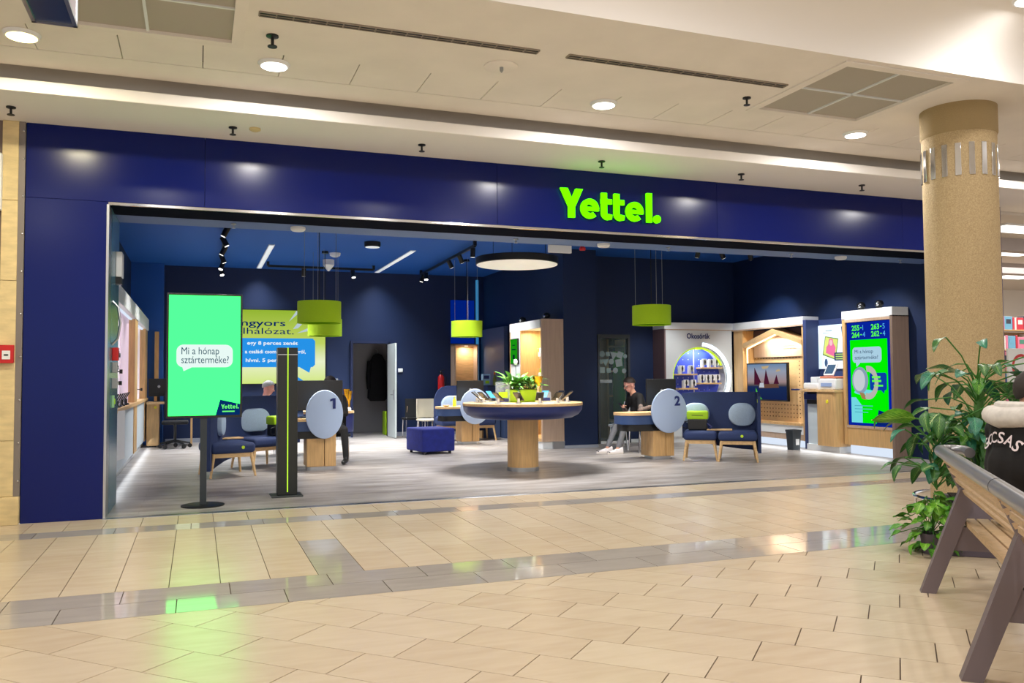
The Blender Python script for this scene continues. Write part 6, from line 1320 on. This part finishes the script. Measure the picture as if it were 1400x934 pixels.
for i, (x, y) in enumerate(((14.2, 11.3), (16.9, 13.6), (21.2, 17))):
    t = thing('panel_lamp', ['bright square bookshop lamp before the first grey beam', 'bright square bookshop lamp between the two grey beams', 'bright square bookshop lamp near the white back wall'][i], 'ceiling light', (x, y, 4.15), 'bookshop ceiling lamps'); MB().box(x - .62, x + .62, y - .32, y + .32, 4.17, 4.2).build('frame', WHITE_P, t, smooth=False); MB().box(x - .58, x + .58, y - .28, y + .28, 4.16, 4.175).build('diffuser', glow('panel_lamp_white', (255, 250, 240), 2.4), t, smooth=False)
area((20, 14, 4.1), 8, 420, (1, .97, .92), size_y=5)
BW = mat('bookcase_wood', (196, 160, 110), .5)
COVS = [mat('cover_%d' % i, c, .5) for i, c in enumerate(((190, 40, 60), (60, 90, 150), (226, 222, 214), (220, 180, 60), (70, 130, 110), (150, 80, 130), (40, 44, 60), (214, 120, 150), (100, 160, 190)))]
rb = random.Random(5)
for bi, (x0, x1, y, top) in enumerate(((18.6, 20.0, 15.4, 2.55), (15.7, 16.8, 13.0, 1.55))):
    bc = thing('bookcase', ['tall oak bookcase with faced out books past the column', 'low oak book stand beside the bench person'][bi], 'bookcase', ((x0 + x1) / 2, y, 0))
    MB().box(x0, x1, y + .32, y + .36, 0, top).build('back_panel', BW, bc, smooth=False)
    for x in (x0, x1 - .04): MB().box(x, x + .04, y, y + .32, 0, top).build('side_panel', BW, bc, smooth=False)
    zs = [i * .5 + .1 for i in range(int((top - .05) / .5) + 1)]
    for z in zs: MB().box(x0 + .04, x1 - .04, y, y + .32, z - .03, z).build('shelf', BW, bc, smooth=False)
    for z in zs[1:] if bi < 1 else zs:
        x = x0 + .06
        while x < x1 - .25:
            faced = rb.random() < .45; wv = rb.uniform(.20, .30) if faced else rb.uniform(.035, .07); hv = rb.uniform(.28, .40); mm = rb.choice(COVS)
            if z + hv > top - .01 and z < zs[-1]: hv = .3
            t = thing('book', ('faced out ' if faced else 'upright ') + {'cover_0': 'red', 'cover_1': 'blue', 'cover_2': 'white', 'cover_3': 'yellow', 'cover_4': 'green', 'cover_5': 'purple', 'cover_6': 'black', 'cover_7': 'pink', 'cover_8': 'sky blue'}[mm.name] + ' book on the ' + ['tall oak bookcase past the column', 'low oak book stand'][bi], 'book', (x + wv / 2, y + .1, z), 'books in the bookshop')
            dpt = .04 if faced else .2
            MB().box(x, x + wv, y + .04, y + .04 + dpt, z, z + hv, .003).build('cover', mm, t)
            MB().box(x + .006, x + wv - .003, y + .046, y + .034 + dpt, z + hv, z + hv + .003).build('pages', WHITE, t, smooth=False)
            if faced: MB().box(x + wv * .2, x + wv * .8, y + .036, y + .04, z + hv * .45, z + hv * .8).build('cover_picture', rb.choice(COVS), t, smooth=False)
            x += wv + rb.uniform(.004, .03 if faced else .01)
t = thing('price_sign', 'white sign with a red ring standing past the column', 'sign', (13.9, 10.9, 1.05))
m = MB(); m.tube([(13.95, 11.1, 0), (13.95, 11.1, 1.9)], .02, 8); m.build('pole', STEEL, t); MB().box(13.62, 14.25, 11.06, 11.10, 1.30, 1.95, .004).build('plate', WHITE, t)
m = MB(); arcstrip(m, 13.93, 1.62, .18, .23, 0, 360, fy(0, 11.06, 0), .004, 32); m.build('red_ring', RED, t, smooth=False); MB().lathe([(.2, 0), (.2, .02)], (13.95, 11.1, 0), 20).build('foot', STEEL, t)
